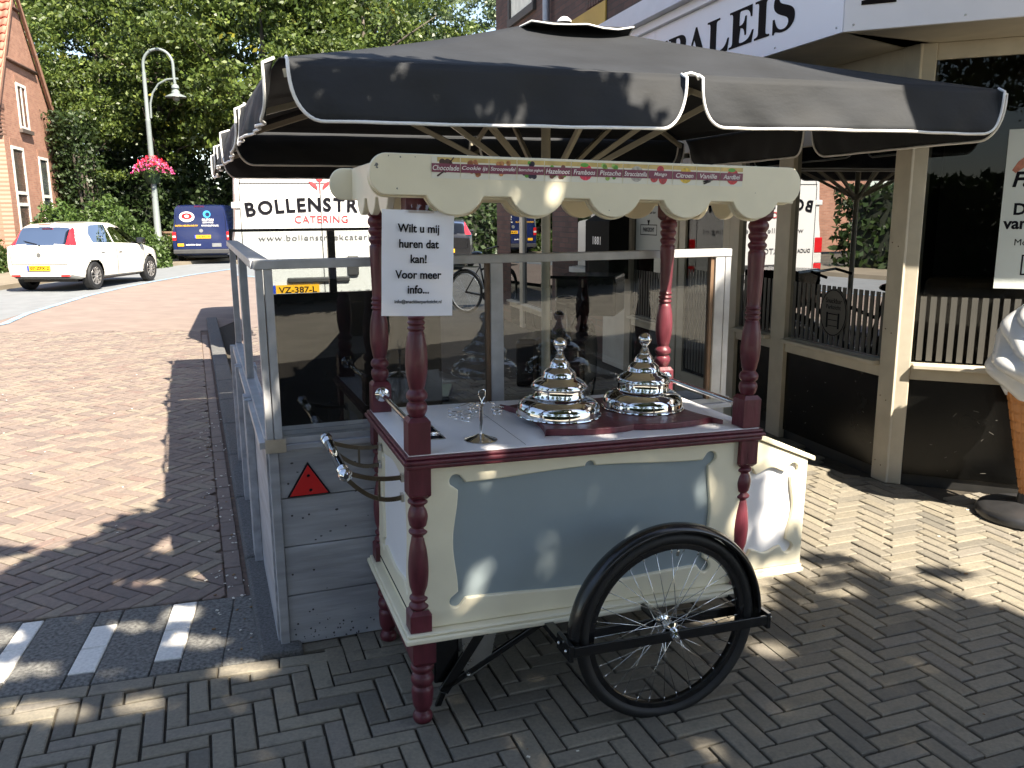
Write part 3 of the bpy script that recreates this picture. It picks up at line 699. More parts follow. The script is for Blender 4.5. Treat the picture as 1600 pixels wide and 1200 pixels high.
# wheels
def wheel(yc, name='wheel'):
    cx, cz, RT = .805, .320, .318
    w_ = bpy.data.objects.new(name, None); link(w_, cart); w_.location = (cx, yc, cz)
    mb = MB(); n = 64
    mb.tube([((RT-.021)*math.cos(2*math.pi*i/n), 0, (RT-.021)*math.sin(2*math.pi*i/n)) for i in range(n)], .021, 12, closed=True); mb.build('tyre', M_RUBBER, w_)
    mb = MB(); prof = [(.262, -.013), (.268, -.013), (.282, -.011), (.284, -.013), (.284, .013), (.282, .011), (.268, .013), (.262, .013), (.258, 0), (.262, -.013)]
    vs = []; 
    for r_, y_ in prof:
        for k in range(n): vs.append((r_*math.cos(2*math.pi*k/n), y_, r_*math.sin(2*math.pi*k/n)))
    mb.add(vs, [(i*n+k, i*n+(k+1) % n, (i+1)*n+(k+1) % n, (i+1)*n+k) for i in range(len(prof)-1) for k in range(n)], True)
    mb.build('rim', M_BLACK, w_)
    for k in range(32):
        s = 1 if k % 2 else -1; a = 2*math.pi*k/32; off = (1 if (k//2) % 2 else -1)*R(68)
        mb = MB(); mb.tube([(.022*math.cos(a+off), s*.028, .022*math.sin(a+off)), (.262*math.cos(a), s*.004, .262*math.sin(a))], .00125, 5)
        mb.tube([(.248*math.cos(a), s*.0045, .248*math.sin(a)), (.262*math.cos(a), s*.004, .262*math.sin(a))], .0022, 5)
        mb.build('spoke', M_CHROME, w_)
    mb = MB(); mb.lathe([(.006, -.055), (.012, -.05), (.012, -.036), (.024, -.032), (.024, -.025), (.013, -.02), (.013, .02), (.024, .025), (.024, .032), (.012, .036), (.012, .05), (.006, .055)], 18, ax='Y'); mb.build('hub', M_CHROME, w_)
    mb = MB(); mb.tube([(.262*math.cos(R(84)), 0, .262*math.sin(R(84))), (.235*math.cos(R(84)), 0, .235*math.sin(R(84)))], .0045, 8); mb.build('valve', M_STEEL, w_)
    # mudguard: half ring with a shallow arched section
    mb = MB(); sec = [(-.034, -.012), (-.030, .0), (-.016, .008), (0, .011), (.016, .008), (.030, .0), (.034, -.012)]; ns = 48; vs = []
    for i in range(ns+1):
        a = R(-2+184*i/ns)
        for y_, r_ in sec: vs.append(((.334+r_)*math.cos(a), y_, (.334+r_)*math.sin(a)))
    m_ = len(sec); mb.add(vs, [(i*m_+k, i*m_+k+1, (i+1)*m_+k+1, (i+1)*m_+k) for i in range(ns) for k in range(m_-1)], True)
    g = mb.build('mudguard', M_BLACK, w_); sol = g.modifiers.new('s', 'SOLIDIFY'); sol.thickness = .002
    mb = MB()
    for s in (-1, 1): mb.bar((-.345, s*.047, -.012), (.345, s*.047, -.012), .008, .034)
    for s in (-1, 1): mb.box(s*.352-.008, s*.352+.006, -.052, .052, -.042, .012)
    fk = mb.build('axle_frame', M_BLACK, w_, bevel=.002)
    mb = MB(); mb.lathe([(.011, -.012), (.011, -.004), (.014, -.003), (.014, 0)], 6, (0, -.051, -.012), ax='Y', smooth=False); mb.lathe([(.006, -.018), (.006, -.012)], 12, (0, -.051, -.012), ax='Y')
    for s in (-1, 1): mb.ball((s*.366, -.035, -.01), .006, 8, 5); mb.ball((s*.366, .02, -.01), .006, 8, 5)
    mb.build('axle_nut', M_CHROME, fk)
wheel(-.165); wheel(CW+.165)
mb = MB(); mb.tube([(.805, -.11, .31), (.805, CW+.11, .31)], .012, 10); mb.box(.45, 1.16, -.110, -.075, .295, .315) if False else None
mb.bar((.46, -.112, .300), (.46, .10, .300), .03, .02); mb.bar((1.15, -.112, .300), (1.15, .10, .300), .03, .02); mb.build('axle', M_BLACK, cart)

# ------------------------------------------------------------ things on the cart
def cart_pt(x, y, z): return cartM @ Vector((x, y, z))
def dome(x, y, label):
    e = empty('tub_lid', label=label, cat='tub lid', group='chrome domed tub lids on the cart', M=cartM @ Matrix.Translation((x, y, .9238)) @ Matrix.Rotation(random.random()*6, 4, 'Z'))
    mb = MB()
    P = [(.146, 0), (.150, .002), (.149, .005), (.145, .006), (.1445, .022), (.142, .034), (.134, .046), (.120, .056), (.104, .0635), (.094, .066), (.092, .069), (.092, .094)]
    mb.lathe(P, 64); b = mb.build('lower_dome', M_CHROME, e)
    mb = MB(); P = [(.092, .0945), (.098, .096), (.099, .100), (.098, .104), (.093, .106), (.095, .108), (.094, .112), (.086, .122), (.072, .133), (.060, .140), (.058, .143), (.0575, .152), (.054, .162), (.046, .172), (.037, .180), (.035, .183), (.0345, .19), (.030, .202), (.023, .213), (.019, .217)]
    P = [(r_, .0945+(z_-.0945)*.84) for r_, z_ in P]; mb.lathe(P, 64); zt_ = P[-1][1]
    for k in range(5): z = zt_+.0005+.0055*k; r = .0185-.0022*k; mb.lathe([(r, z), (r+.0015, z+.0028), (r-.001, z+.0052)], 32)
    mb.build('upper_dome', M_CHROME, e)
    mb = MB(); zk = zt_+.0275; mb.lathe([(.009, zk-.001), (.008, zk+.001), (.013, zk+.002), (.012, zk+.004)], 24); mb.ball((0, 0, zk+.0235), .0235, 32, 18); mb.build('knob', M_CHROME, e)
dome(.607, .300, 'chrome domed lid nearer the spiral cone holder, over the left end of the maroon board')
dome(.948, .325, 'chrome domed lid farther from the cone holder, next to the slim rail on the right')
# spiral cone holder
e = empty('cone_holder', label='small chrome cone holder with wire loop and spiral rings standing on the white countertop', cat='cone holder', M=cartM @ Matrix.Translation((.268, .124, .9012)))
mb = MB(); mb.lathe([(.052, 0), (.053, .002), (.050, .004), (.020, .014), (.011, .019), (.0055, .021), (.0055, .109), (.009, .110), (.009, .116), (.004, .119)], 32); mb.build('stand', M_CHROME, e)
mb = MB(); mb.tube([(.0, 0, .118), (.006, 0, .13), (.014, 0, .145), (.013, 0, .160), (.003, 0, .166), (-.008, 0, .159), (-.009, 0, .145), (-.001, 0, .13), (.004, 0, .118)], .0013, 6); mb.build('lifting_loop', M_CHROME, e)
for ang, rr in ((205, .062), (165, .085), (20, .066), (95, .062)):
    c = Vector((rr*math.cos(R(ang)), rr*math.sin(R(ang)), .083)); pts = [Vector((0, 0, .114)), Vector((c.x*.4, c.y*.4, .122)), Vector((c.x*.85, c.y*.85, .108))]
    for k in range(46):
        a = R(ang+180+k*24); q = .021-.009*k/46; pts.append(c+Vector((q*math.cos(a), q*math.sin(a), .02-.034*k/46)))
    mb = MB(); mb.tube(pts, .0012, 5); mb.build('spiral_ring', M_CHROME, e)
# laminated paper notice taped to the post
pm = cartM @ FRONT(.030, -.048, 1.467) @ Matrix.Rotation(R(-1.2), 4, 'Z')
e = empty('paper_notice', label='white laminated notice asking to rent the cart, taped to its front post', cat='notice', M=pm)
mb = MB(); W_, H_ = .203, .290; nx, ny = 12, 14; vs = []
for j in range(ny+1):
    for i in range(nx+1):
        u, v_ = i/nx-.5, j/ny-.5
        vs.append((u*W_, v_*H_, .004*math.cos(u*5)*(1-.3*v_)+.0016*math.sin(v_*9+u*4)+.006*max(0, u+v_-.72)))
mb.add(vs, [(j*(nx+1)+i, j*(nx+1)+i+1, (j+1)*(nx+1)+i+1, (j+1)*(nx+1)+i) for j in range(ny) for i in range(nx)], True)
mb.build('sheet', mat('laminated_paper', (.85, .86, .95), .22, var=.01, scale=3, coat=.4), e)
yl = [.096, .052, .008, -.036, -.080, -.113]
for s, y, h in (('Wilt u mij', .095, .0235), ('huren dat', .053, .0215), ('kan!', .012, .021), ('Voor meer', -.031, .0205), ('info...', -.072, .0205)):
    put(text_mesh(s, .0318, bold=.022, ext=.0003, xscale=.90), 'lettering', M_INK, e, Matrix.Translation((0, y, .0062)))
put(text_mesh('info@snackbarparkzicht.nl', .0132, bold=.016, ext=.0003, xscale=.95), 'lettering', M_INK, e, Matrix.Translation((0, -.105, .0058)))
mb = MB()
for i in range(6): mb.add([(-.03+.012*i, .138, .006+.001*(i % 2)), (-.018+.012*i, .138, .006+.001*((i+1) % 2)), (-.018+.012*i, .16+.004*(i % 2), .004), (-.03+.012*i, .16, .004)], [(0,1,2,3)])
mb.build('tape', glass('tape_film', (.9, .85, .82)), e)

mb = MB(); rr_ = random.Random(5)
def chip(x, y, z, r): mb.add([(x+r*rr_.uniform(.5, 1.2)*math.cos(a), y, z+r*rr_.uniform(.4, 1.1)*math.sin(a)) for a in [i*.9 for i in range(7)]], [tuple(range(7))])
for x, z, r in ((-.085, 1.728, .006), (-.083, 1.722, .004), (-.052, 1.753, .002), (-.02, 1.751, .0035), (.02, 1.752, .002), (.3, 1.7, .0015), (-.03, 1.668, .003), (.6, 1.62, .002), (1.1, 1.68, .0015)): chip(x, -.0667, z, r)
for k in range(34): chip(rr_.uniform(.06, 1.15), .0286, rr_.choice([.335, .34, .35, .845, rr_.uniform(.34, .4)]), rr_.uniform(.0008, .0022))
mb.build('paint_chips', mat('chipped_primer', (.20, .20, .19), .8, var=.3), cart, kind='stuff')
# ------------------------------------------------------------ TERRACE SCREENS
O_W = Vector((-.866, 2.932, 0))
def frameM(o, x, z=Vector((0, 0, 1))):
    """local x along the wall, local z up, local y = away on the left-hand side"""
    x = Vector(x).normalized(); y = z.cross(x); return Matrix(((x.x, y.x, 0, o[0]), (x.y, y.y, 0, o[1]), (x.z, y.z, 1, o[2]), (0, 0, 0, 1)))
ws = empty('terrace_screen', label='grey plank and glass terrace screen standing right behind the ice cream cart', cat='terrace screen', group='glass screens around the terrace', M=frameM(O_W, U))
WL = 1.90
for k, (z0, z1) in enumerate(((.005, .201), (.205, .395), (.399, .583), (.587, .768))):
    mb = MB(); mb.box(.022, WL, .0, .02, z0, z1); mb.build('plank', M_GREYWOOD, ws, bevel=.002)
mb = MB(); mb.box(-.012, .021, -.012, .022, 0, .80); mb.build('corner_board', M_GREYWOOD, ws, bevel=.002)
mb = MB(); mb.box(.02, WL+.03, -.015, .075, .7695, .79); mb.build('lower_ledge', M_GREYWOOD, ws, bevel=.002)
mb = MB(); mb.box(.03, WL+.03, .004, .032, .790, .812); mb.build('ledge_strip', M_GREYWOOD_L, ws, bevel=.002)
for k in range(3): mb = MB(); mb.box(.0+.0, WL, .078+.075*k, .148+.075*k, .765, .785); mb.build('ledge_board', M_GREYWOOD_L, ws, bevel=.002)
def gpane(x0, x1, z0, z1, y, parent, name='glass_pane', m=None):
    mb = MB(); mb.add([(x0, y, z0), (x1, y, z0), (x1, y, z1), (x0, y, z1)], [(0,1,2,3)]); return mb.build(name, m or M_GLASS, parent)
mb = MB(); mb.box(-.022, WL, -.016, .034, 1.418, 1.450); mb.build('top_rail', M_GREYWOOD_L, ws, bevel=.003)
for x0, x1 in ((-.016, .008), (.012, .040), (.835, .885), (WL-.075, WL-.03), (WL-.027, WL-.0)):
    mb = MB(); mb.box(x0, x1, -.012, .030, .812 if x0 > .02 else .80, 1.4175); mb.build('upright', M_GREYWOOD_L, ws, bevel=.002)
for x0 in (.820, WL-.093): mb = MB(); mb.box(x0, x0+.015, -.004, .022, .812, 1.4175); mb.build('wooden_edge', mat('bare_wood', (.14, .085, .05), .6, var=.25, scale=12), ws)
gpane(.040, .820, .812, 1.4175, .009, ws); gpane(.885, WL-.093, .812, 1.4175, .009, ws)
mb = MB(); mb.box(-.022, .05, -.018, -.013, .765, .815); mb.build('steel_corner_plate', M_STEEL, ws)
# left side
wl = empty('terrace_screen', label='grey plank and glass terrace screen running back along the kerb, bottom edge on the kerbstones', cat='terrace screen', group='glass screens around the terrace', M=frameM(O_W+U*-.0, V))
SL = 2.55
for k in range(3):
    mb = MB(); mb.box(.02+k*.85, .02+(k+1)*.85-.006, .0 if k != 1 else .003, .02, .005, .768); mb.build('plank', M_GREYWOOD, wl, bevel=.002)
for xx in (.78, .86, .90, 1.68, 1.76, 2.5):
    mb = MB(); mb.box(xx, xx+.035, .021, .055, .0, .80); mb.build('batten', M_GREYWOOD, wl, bevel=.002)
mb = MB(); mb.box(.03, SL, -.055, .04, .7705, .795); mb.build('lower_ledge', M_GREYWOOD_L, wl, bevel=.002)
mb = MB(); mb.box(.03, SL, -.032, .020, .7955, .812); mb.build('ledge_strip', M_GREYWOOD_L, wl, bevel=.002)
mb = MB(); mb.box(.035, SL, -.035, .030, 1.418, 1.450); mb.build('top_rail', M_GREYWOOD_L, wl, bevel=.003)
for x0, x1 in ((1.24, 1.29), (1.32, 1.36), (SL-.04, SL)):
    mb = MB(); mb.box(x0, x1, -.018, .018, .812, 1.4175); mb.build('upright', M_GREYWOOD_L, wl, bevel=.002)
gpane(.042, 1.24, .812, 1.4175, 0, wl); gpane(1.36, SL-.04, .812, 1.4175, 0, wl)
# black far screen
fo_ = O_W+V*2.64+U*.0
wf = empty('terrace_screen', label='black-framed glass screen closing the far end of the terrace in front of the white van', cat='terrace screen', group='glass screens around the terrace', M=frameM(fo_, U))
FLN = 1.35
mb = MB(); mb.box(.0, FLN, -.015, .015, .0, 1.03); mb.build('lower_panel', M_BLACK, wf)
mb = MB(); mb.box(-.01, FLN, -.022, .022, 1.031, 1.10); mb.build('middle_rail', M_BLACK, wf, bevel=.002)
mb = MB(); mb.box(-.01, FLN, -.018, .018, 1.50, 1.518); mb.build('top_rail', M_BLACK, wf, bevel=.002)
for x0, x1 in ((-.01, .008), (.60, .648), (FLN-.03, FLN)):
    mb = MB(); mb.box(x0, x1, -.018, .018, 1.1005, 1.4995); mb.build('upright', M_BLACK, wf)
gpane(.008, .60, 1.1, 1.4995, 0, wf); gpane(.648, FLN-.03, 1.1, 1.4995, 0, wf)
# red triangle
tm = frameM(O_W, U) @ FRONT(.122, -.006, .634)
e = empty('warning_triangle', label='red triangular reflector screwed to the upper grey planks', cat='reflector', M=tm)
tri = lambda s: [(s*.0, s*.083), (-s*.078, -s*.044), (s*.078, -s*.044)]
me = plate([tri(1)], .008, .002); put(me, 'backing', M_INK, e, Matrix.Translation((0, 0, 0)))
me = plate([tri(.88), arc(0, .033, .006, 0, 345, 12), arc(.006, -.022, .006, 0, 345, 12)], .006, .001); put(me, 'reflector_plate', M_RED, e, Matrix.Translation((0, 0, .006)))

# ------------------------------------------------------------ PARASOLS
def parasol(NLc, NRc, FRc, FLc, pole, label, zE=2.15, zA=2.63, hub=1.74, waves=1.):
    c0 = Vector((pole[0], pole[1], 0))
    e = empty('parasol', loc=c0, label=label, cat='parasol', group='black square parasols over the terrace')
    C = [Vector((*p, zE))-c0 for p in (NLc, NRc, FRc, FLc)]; ap = Vector((0, 0, zA))
    mb = MB(); N = 14
    for k in range(4):
        a, b = C[k], C[(k+1) % 4]; vs = []; idx = {}
        for i in range(N+1):
            t = i/N
            for j in range(N+1):
                s = j/N
                p = ap.lerp(a.lerp(b, s), t)
                p.z -= .05*math.sin(math.pi*s)*t*(1-t)*2*(1 if True else 0) + .03*math.sin(math.pi*t)*.6
                idx[i, j] = len(vs); vs.append(p)
        fs = [(idx[i, j], idx[i+1, j], idx[i+1, j+1], idx[i, j+1]) for i in range(N) for j in range(N)]
        mb.add(vs, fs, True)
    cn = mb.build('canopy', M_FABRIC, e, auto=False); s_ = cn.modifiers.new('s', 'SOLIDIFY'); s_.thickness = .003; s_.offset = -1
    # valances: two panels per side
    rnd = random.Random(int(pole[1]*10))
    for k in range(4):
        a, b = C[k], C[(k+1) % 4]; d = (b-a); L = d.length; d.normalize(); nrm = d.cross(Vector((0, 0, 1)))
        for h in range(2):
            s0, s1 = (.02, .488) if h == 0 else (.512, .98)
            if h == 0: s0 = .008
            if h == 1: s1 = .992
            drop = .218 if h == 0 else .205; nx, ny = 60, 8
            rows = []; ph = rnd.random()*6
            def prof(u):                       # lower edge with rounded corners
                Lp = (s1-s0)*L; x = u*Lp; r = .115
                q = 1.
                for dd in (x, Lp-x):
                    if dd < r: q = min(q, math.sqrt(max(0, 1-((r-dd)/r)**2))**.8)
                return q
            vs = []
            for i in range(nx+1):
                u = i/nx; u = .5-.5*math.cos(math.pi*u) if True else u
                for j in range(ny+1):
                    v_ = j/ny; p = a + d*(L*(s0+(s1-s0)*u)); hh = drop*(prof(u)*.93+.07)
                    wv = waves*(.016*math.sin(7*u+ph+v_*1.5)+.008*math.sin(19*u+ph*2-v_*3)+.005*math.sin(43*u-v_*5+ph)+.006*math.sin(26*u*u+4*v_))*v_
                    p = p + nrm*(.012+.05*v_+wv) + Vector((0, 0, -hh*v_-.002)); vs.append(p)
            mb = MB(); mb.add(vs, [(i*(ny+1)+j, (i+1)*(ny+1)+j, (i+1)*(ny+1)+j+1, i*(ny+1)+j+1) for i in range(nx) for j in range(ny)], True)
            vl = mb.build('valance', M_FABRIC, e, auto=False); s_ = vl.modifiers.new('s', 'SOLIDIFY'); s_.thickness = .002
            edge = [vs[i*(ny+1)+ny] for i in range(nx+1)]; edge = [vs[0]]+[vs[k2] for k2 in (2,)]+edge+[vs[nx*(ny+1)+2], vs[nx*(ny+1)]]
            edge = [vs[0]+Vector((0, 0, .004))]+[vs[i*(ny+1)+ny] for i in range(nx+1)]+[vs[nx*(ny+1)]+Vector((0, 0, .004))]
            mb = MB(); mb.tube(edge, .0065, 6); mb.build('piping', M_PIPING, vl, auto=False)
        # white binding arched over the slit in the middle of the side
        m_ = a+d*(L*.5)+nrm*.018
        mb = MB(); mb.tube([m_-d*(L*.012)+Vector((0,0,-.018)), m_-d*(L*.008)+Vector((0,0,.002)), m_+Vector((0,0,.008)), m_+d*(L*.008)+Vector((0,0,.002)), m_+d*(L*.012)+Vector((0,0,-.018))], .006, 6); mb.build('binding', M_PIPING, e, auto=False)
    # vent cap
    mb = MB(); n = 24; vs = [Vector((.10, 0, zA-.01))]
    rs = (.14, .25, .335); 
    for q, r in enumerate(rs):
        for i in range(n):
            a = 2*math.pi*i/n; sq = 1/max(abs(math.cos(a)), abs(math.sin(a)))**.5
            vs.append(Vector((.10+r*sq*math.cos(a+.3), r*sq*math.sin(a+.3), zA-.03-.06*(q+1)/3*(1+.14*math.sin(4*a+1)) + .010*math.sin(7*a)*(q == 2))))
    fs = [(0, 1+i, 1+(i+1) % n) for i in range(n)]+[(1+q*n+i, 1+(q+1)*n+i, 1+(q+1)*n+(i+1) % n, 1+q*n+(i+1) % n) for q in range(2) for i in range(n)]
    mb.add(vs, fs, True); vc = mb.build('vent_cap', M_FABRIC, e, auto=False); s_ = vc.modifiers.new('s', 'SOLIDIFY'); s_.thickness = .003
    mb = MB(); mb.tube([vs[1+2*n+i] for i in range(n)], .005, 6, closed=True); mb.build('piping', M_PIPING, vc, auto=False)
    mb = MB(); mb.lathe([(.04, zA-.01), (.038, zA+.0), (.02, zA+.015), (.004, zA+.02)], 16, (.10, 0, 0)); mb.build('finial', M_PIPING, e)
    # pole, struts, ribs
    mb = MB(); mb.lathe([(.026, .0), (.026, zA-.05)], 20); mb.build('pole', M_BEIGE, e)
    mb = MB(); mb.lathe([(.05, hub-.03), (.055, hub-.02), (.055, hub+.03), (.045, hub+.04)], 16); mb.build('hub', M_BEIGE, e)
    ends = [C[0], (C[0]+C[1])/2, C[1], (C[1]+C[2])/2, C[2], (C[2]+C[3])/2, C[3], (C[3]+C[0])/2]
    for k, q in enumerate(ends):
        q2 = ap.lerp(q, .985); r_ = bpy.data.objects.new
        mb = MB(); mb.bar(Vector((0, 0, zA-.10)), Vector((q2.x, q2.y, q2.z-.055)), .022, .030); rb = mb.build('rib', M_BEIGE, e)
        m_ = Vector((0, 0, zA-.06)).lerp(Vector((q2.x, q2.y, q2.z-.035)), .55)
        mb = MB(); mb.bar(Vector((0, 0, hub))+Vector((q2.x, q2.y, 0)).normalized()*.05, m_+Vector((0, 0, -.02)), .022, .028); mb.build('strut', M_BEIGE, rb)
    mb = MB(); mb.box(-.28, .28, -.28, .28, 0, .05); mb.lathe([(.05, .05), (.045, .25)], 16); mb.build('foot', M_BLACK, e, bevel=.01)
    return e
parasol((-.82, 3.17), (2.29, 4.13), (1.34, 6.82), (-1.84, 5.80), (.20, 4.90), 'black square parasol with white piping nearest, its pole behind the two chrome lids')
parasol((-1.86, 5.83), (1.32, 6.85), (.35, 8.95), (-2.64, 7.95), (-.83, 7.45), 'second black square parasol farther back, its white-piped corner in front of the trees', zA=2.55)

# ------------------------------------------------------------ SHOP
CS = Vector((2.254, 4.876, 0))
M2 = Matrix(((D2.x, -D2.y, 0, CS.x), (D2.y, D2.x, 0, CS.y), (0, 0, 1, 0), (0, 0, 0, 1)))   # local x = t along F2, local y points to the terrace side, z up
# facade F2: outside is on the left of D2 (towards -x world) which is local +y
M1 = Matrix(((D1.x, -D1.y, 0, CS.x), (D1.y, D1.x, 0, CS.y), (0, 0, 1, 0), (0, 0, 0, 1)))   # local x = t along F1, outside is local -y
shop = empty('snack_bar', label='cream-framed snack bar with black lower panels, big windows and a white sign board above', cat='building')
def P2(mb, x0, x1, y0, y1, z0, z1, mi=None): mb.M = M2; mb.box(x0, x1, y0, y1, z0, z1, mi); mb.M = Matrix.Identity(4)
def P1(mb, x0, x1, y0, y1, z0, z1, mi=None): mb.M = M1; mb.box(x0, x1, -y1, -y0, z0, z1, mi); mb.M = Matrix.Identity(4)     # y measured outwards
def part(name, m, boxes, par=None, f=None, bevel=.003):
    mb = MB()
    for b in boxes: (f or P2)(mb, *b)
    return mb.build(name, m, par or shop, bevel=bevel)
SOF = 2.488
# corner column
mb = MB(); mb.M = M2; mb.box(-.03, .10, -.10, .035, .0, SOF); cc = mb.build('corner_column', M_SHOPCREAM, shop, bevel=.006)
mb = MB(); mb.M = M1; mb.box(-.02, .075, -.035, .07, .0, SOF); mb.build('corner_column', M_SHOPCREAM, shop, bevel=.006)
# F2 windows by t: (from, to)
def window(f, t0, t1, zs, zt, out=.02, stripes=None, zlo=.06, panel=True, gl=None):
    fr = part('window_frame', M_SHOPCREAM, [(t0, t1, -.03, out, zs-.10, zs)], f=f); part('window_head', M_SHOPCREAM, [(t0, t1, -.03, out, zt, SOF-.001)], f=f)
    sl_ = part('sill', M_SHOPCREAM, [(t0+.01, t1-.01, out+.001, out+.055, zs-.032, zs-.004)], fr, f=f, bevel=.006)
    mb = MB(); mb.M = M2 if f is P2 else M1; yy_ = -.003 if f is P2 else .003; mb.add([(t0, yy_, zs+.001), (t1, yy_, zs+.001), (t1, yy_, zt-.001), (t0, yy_, zt-.001)], [(0,1,2,3)]); g = mb.build('window_glass', gl or M_SHOPGLASS, shop)
    if panel:
        part('lower_panel', M_SHOPBLACK, [(t0, t1, -.02, .0, zlo, zs-.101)], f=f)
        part('base_vent', M_SKIRT, [(t0, t1, -.03, -.012, -.01, zlo-.001)], f=f, bevel=0)
    if stripes:
        a, b, zc, st = stripes; q = a; bx = []
        while q < b: bx.append((q, q+st*.6, -.0005, .0005, zs+.012, zc)); q += st
        part('frosted_stripe', M_FROST, bx, g, f=f, bevel=0)
    return fr, g
window(P2, .100, 1.085, .728, 2.02, stripes=(.13, 1.02, 1.125, .052))
part('mullion', M_SHOPCREAM, [(1.086, 1.255, -.04, .03, 0, SOF)])
window(P2, 1.256, 1.74, .728, 2.02, stripes=(1.28, 1.72, 1.125, .052))
part('mullion', M_SHOPCREAM, [(1.741, 1.87, -.04, .03, 0, SOF)])
# glass door t 1.87..2.75
dr = part('door', M_SHOPCREAM, [(1.90, 1.99, -.03, .02, .02, 2.05), (2.62, 2.74, -.03, .02, .02, 2.05), (1.991, 2.619, -.03, .02, .02, .22), (1.991, 2.619, -.03, .02, 1.95, 2.05)])
part('door_glass', M_SHOPGLASS, [(1.991, 2.619, -.006, 0, .221, 1.949)], dr, bevel=0)
mb = MB(); mb.M = M2; mb.tube([(1.94, .025, 1.02), (1.94, .065, 1.02), (2.06, .065, 1.02)], .010, 8); mb.box(1.925, 1.955, .0205, .027, .93, 1.08); mb.build('door_handle', M_STEEL, dr)
q = .0
part('frosted_stripe', M_FROST, [(2.0+.05*k, 2.030+.05*k, .0006, .0014, .25, 1.12) for k in range(12)], dr, bevel=0)
part('door_frame', M_SHOPCREAM, [(1.871, 1.899, -.05, .03, 0, 2.09), (2.741, 2.86, -.05, .03, 0, SOF), (1.871, 2.74, -.05, .03, 2.091, SOF-.001)])
window(P2, 2.861, 3.72, .60, 2.05, stripes=(2.9, 3.7, 1.05, .055), gl=M_DIMGLASS)
part('mullion', mat('weathered_post', (.30, .27, .22), .6), [(3.721, 3.86, -.04, .03, 0, SOF)])
# farther: white painted bay, dark window, brick pier
part('white_pier', mat('white_render', (.52, .50, .46), .8, var=.12, scale=4, grime=.3), [(3.861, 4.45, -.10, .02, 0, SOF)])
window(P2, 4.451, 5.30, 1.0, 2.1, panel=False, gl=M_DIMGLASS)
part('stone_sill', mat('white_sill', (.5, .5, .48), .6), [(4.44, 5.31, .021, .10, .93, .99)])
mb = MB(); mb.M = M2; mb.box(4.451, 5.30, -.12, -.001, 0, .899); o = mb.build('brick_parapet', M_DARKBRICK, None); o.parent = shop
def brickwall(t0, t1, z0, z1, nm='brick_wall', y0=-.30, y1=.0):
    mb = MB(); mb.box(0, t1-t0, y0, y1, 0, z1-z0); o = mb.build(nm, M_DARKBRICK, shop); o.matrix_local = M2 @ Matrix.Translation((t0, 0, z0)); return o
brickwall(5.301, 6.20, 0, SOF, 'brick_pier')
window(P2, 6.201, 7.4, .35, 2.25, gl=M_DIMGLASS)
part('mullion', M_SHOPCREAM, [(7.401, 7.55, -.04, .03, 0, SOF)])
window(P2, 7.551, 8.1, .35, 2.25, gl=M_DIMGLASS)
brickwall(8.101, 8.85, 0, SOF, 'brick_pier')
# upper brick storey with yellow panels, window and drain pipe
brickwall(-2.6, 8.85, 2.99, 6.2, 'upper_brick_wall', y0=-.25, y1=-.02)
mb = MB(); mb.box(0, 9, -.25, 0, 0, 3.2); o = mb.build('upper_brick_wall', M_DARKBRICK, shop); o.matrix_local = Matrix.Translation(CS+D1*-.6+Vector((.25, .6, 2.99))) @ Matrix.Rotation(R(-24), 4, 'Z')
part('fascia_wall', M_DARKBRICK, [(.1, 8.85, -.20, -.03, SOF, 2.989)], bevel=0)
part('yellow_panel', mat('yellow_panel', (.42, .27, .05), .6, var=.15, scale=3), [(4.55, 5.62, -.018, .0, 3.52, 3.74)])
mb = MB()
for k in range(9): P2(mb, 4.45+.075*k*0+.075*k, 4.51+.075*k, -.017, -.004, 3.76, 3.95)
mb.build('soldier_course', M_DARKBRICK, shop)
wf2 = part('upper_window', mat('dark_frame', (.05, .045, .04), .6), [(6.9, 8.1, -.015, .03, 4.15, 4.25), (6.9, 6.98, -.015, .02, 4.251, 5.4), (8.02, 8.1, -.015, .02, 4.251, 5.4)])
part('curtain', mat('curtain', (.7, .68, .6), .8), [(6.981, 8.019, -.0155, -.012, 4.251, 5.4)], wf2, bevel=0)
mb = MB(); mb.M = M2; mb.tube([(6.3, .05, 2.5), (6.3, .05, 6.1)], .045, 12); mb.build('drain_pipe', mat('zinc', (.33, .34, .37), .45, .6, var=.15), shop)
# sign box
SG = Vector((1.69, 4.55, 0))
nrm2 = Vector((-D2.y, D2.x, 0)); nrm1 = Vector((D1.y, -D1.x, 0))        # outward normals
MS2 = Matrix(((-D2.x, nrm2.x*0, nrm2.x, SG.x), (-D2.y, 0, nrm2.y, SG.y), (0, 1, 0, 0), (0, 0, 0, 1)))   # x reading direction (far to near), y up, z outward
MS1 = Matrix(((D1.x, 0, nrm1.x, SG.x), (D1.y, 0, nrm1.y, SG.y), (0, 1, 0, 0), (0, 0, 0, 1)))
sgn = empty('shop_sign', label='white sign board with dark serif lettering above the snack bar windows', cat='sign')
def sgplate(M, x0, x1, z0, z1, th, name, m, off=0.):
    mb = MB(); mb.M = M; mb.box(x0, x1, z0, z1, off-th, off); return mb.build(name, m, sgn, bevel=.001)
sgplate(MS2, -2.18, -.004, 2.49, 2.925, .02, 'sign_board', M_SIGNWHITE)
sgplate(MS2, -4.5, -2.184, 2.49, 2.925, .02, 'sign_board', M_SIGNWHITE)
sgplate(MS1, .004, 4.2, 2.49, 3.1, .02, 'sign_board', M_SIGNWHITE)
sgplate(MS2, -4.6, -.0, 2.928, 2.985, .10, 'cornice', M_SIGNWHITE, .035)
sgplate(MS2, -4.65, -.0, 2.988, 3.13, .16, 'gutter', mat('pale_gutter', (.62, .62, .68), .4, var=.06), .10)
serif = lambda s: ''.join(chr(0x1D400+ord(c)-65) if 'A' <= c <= 'Z' else c for c in s)
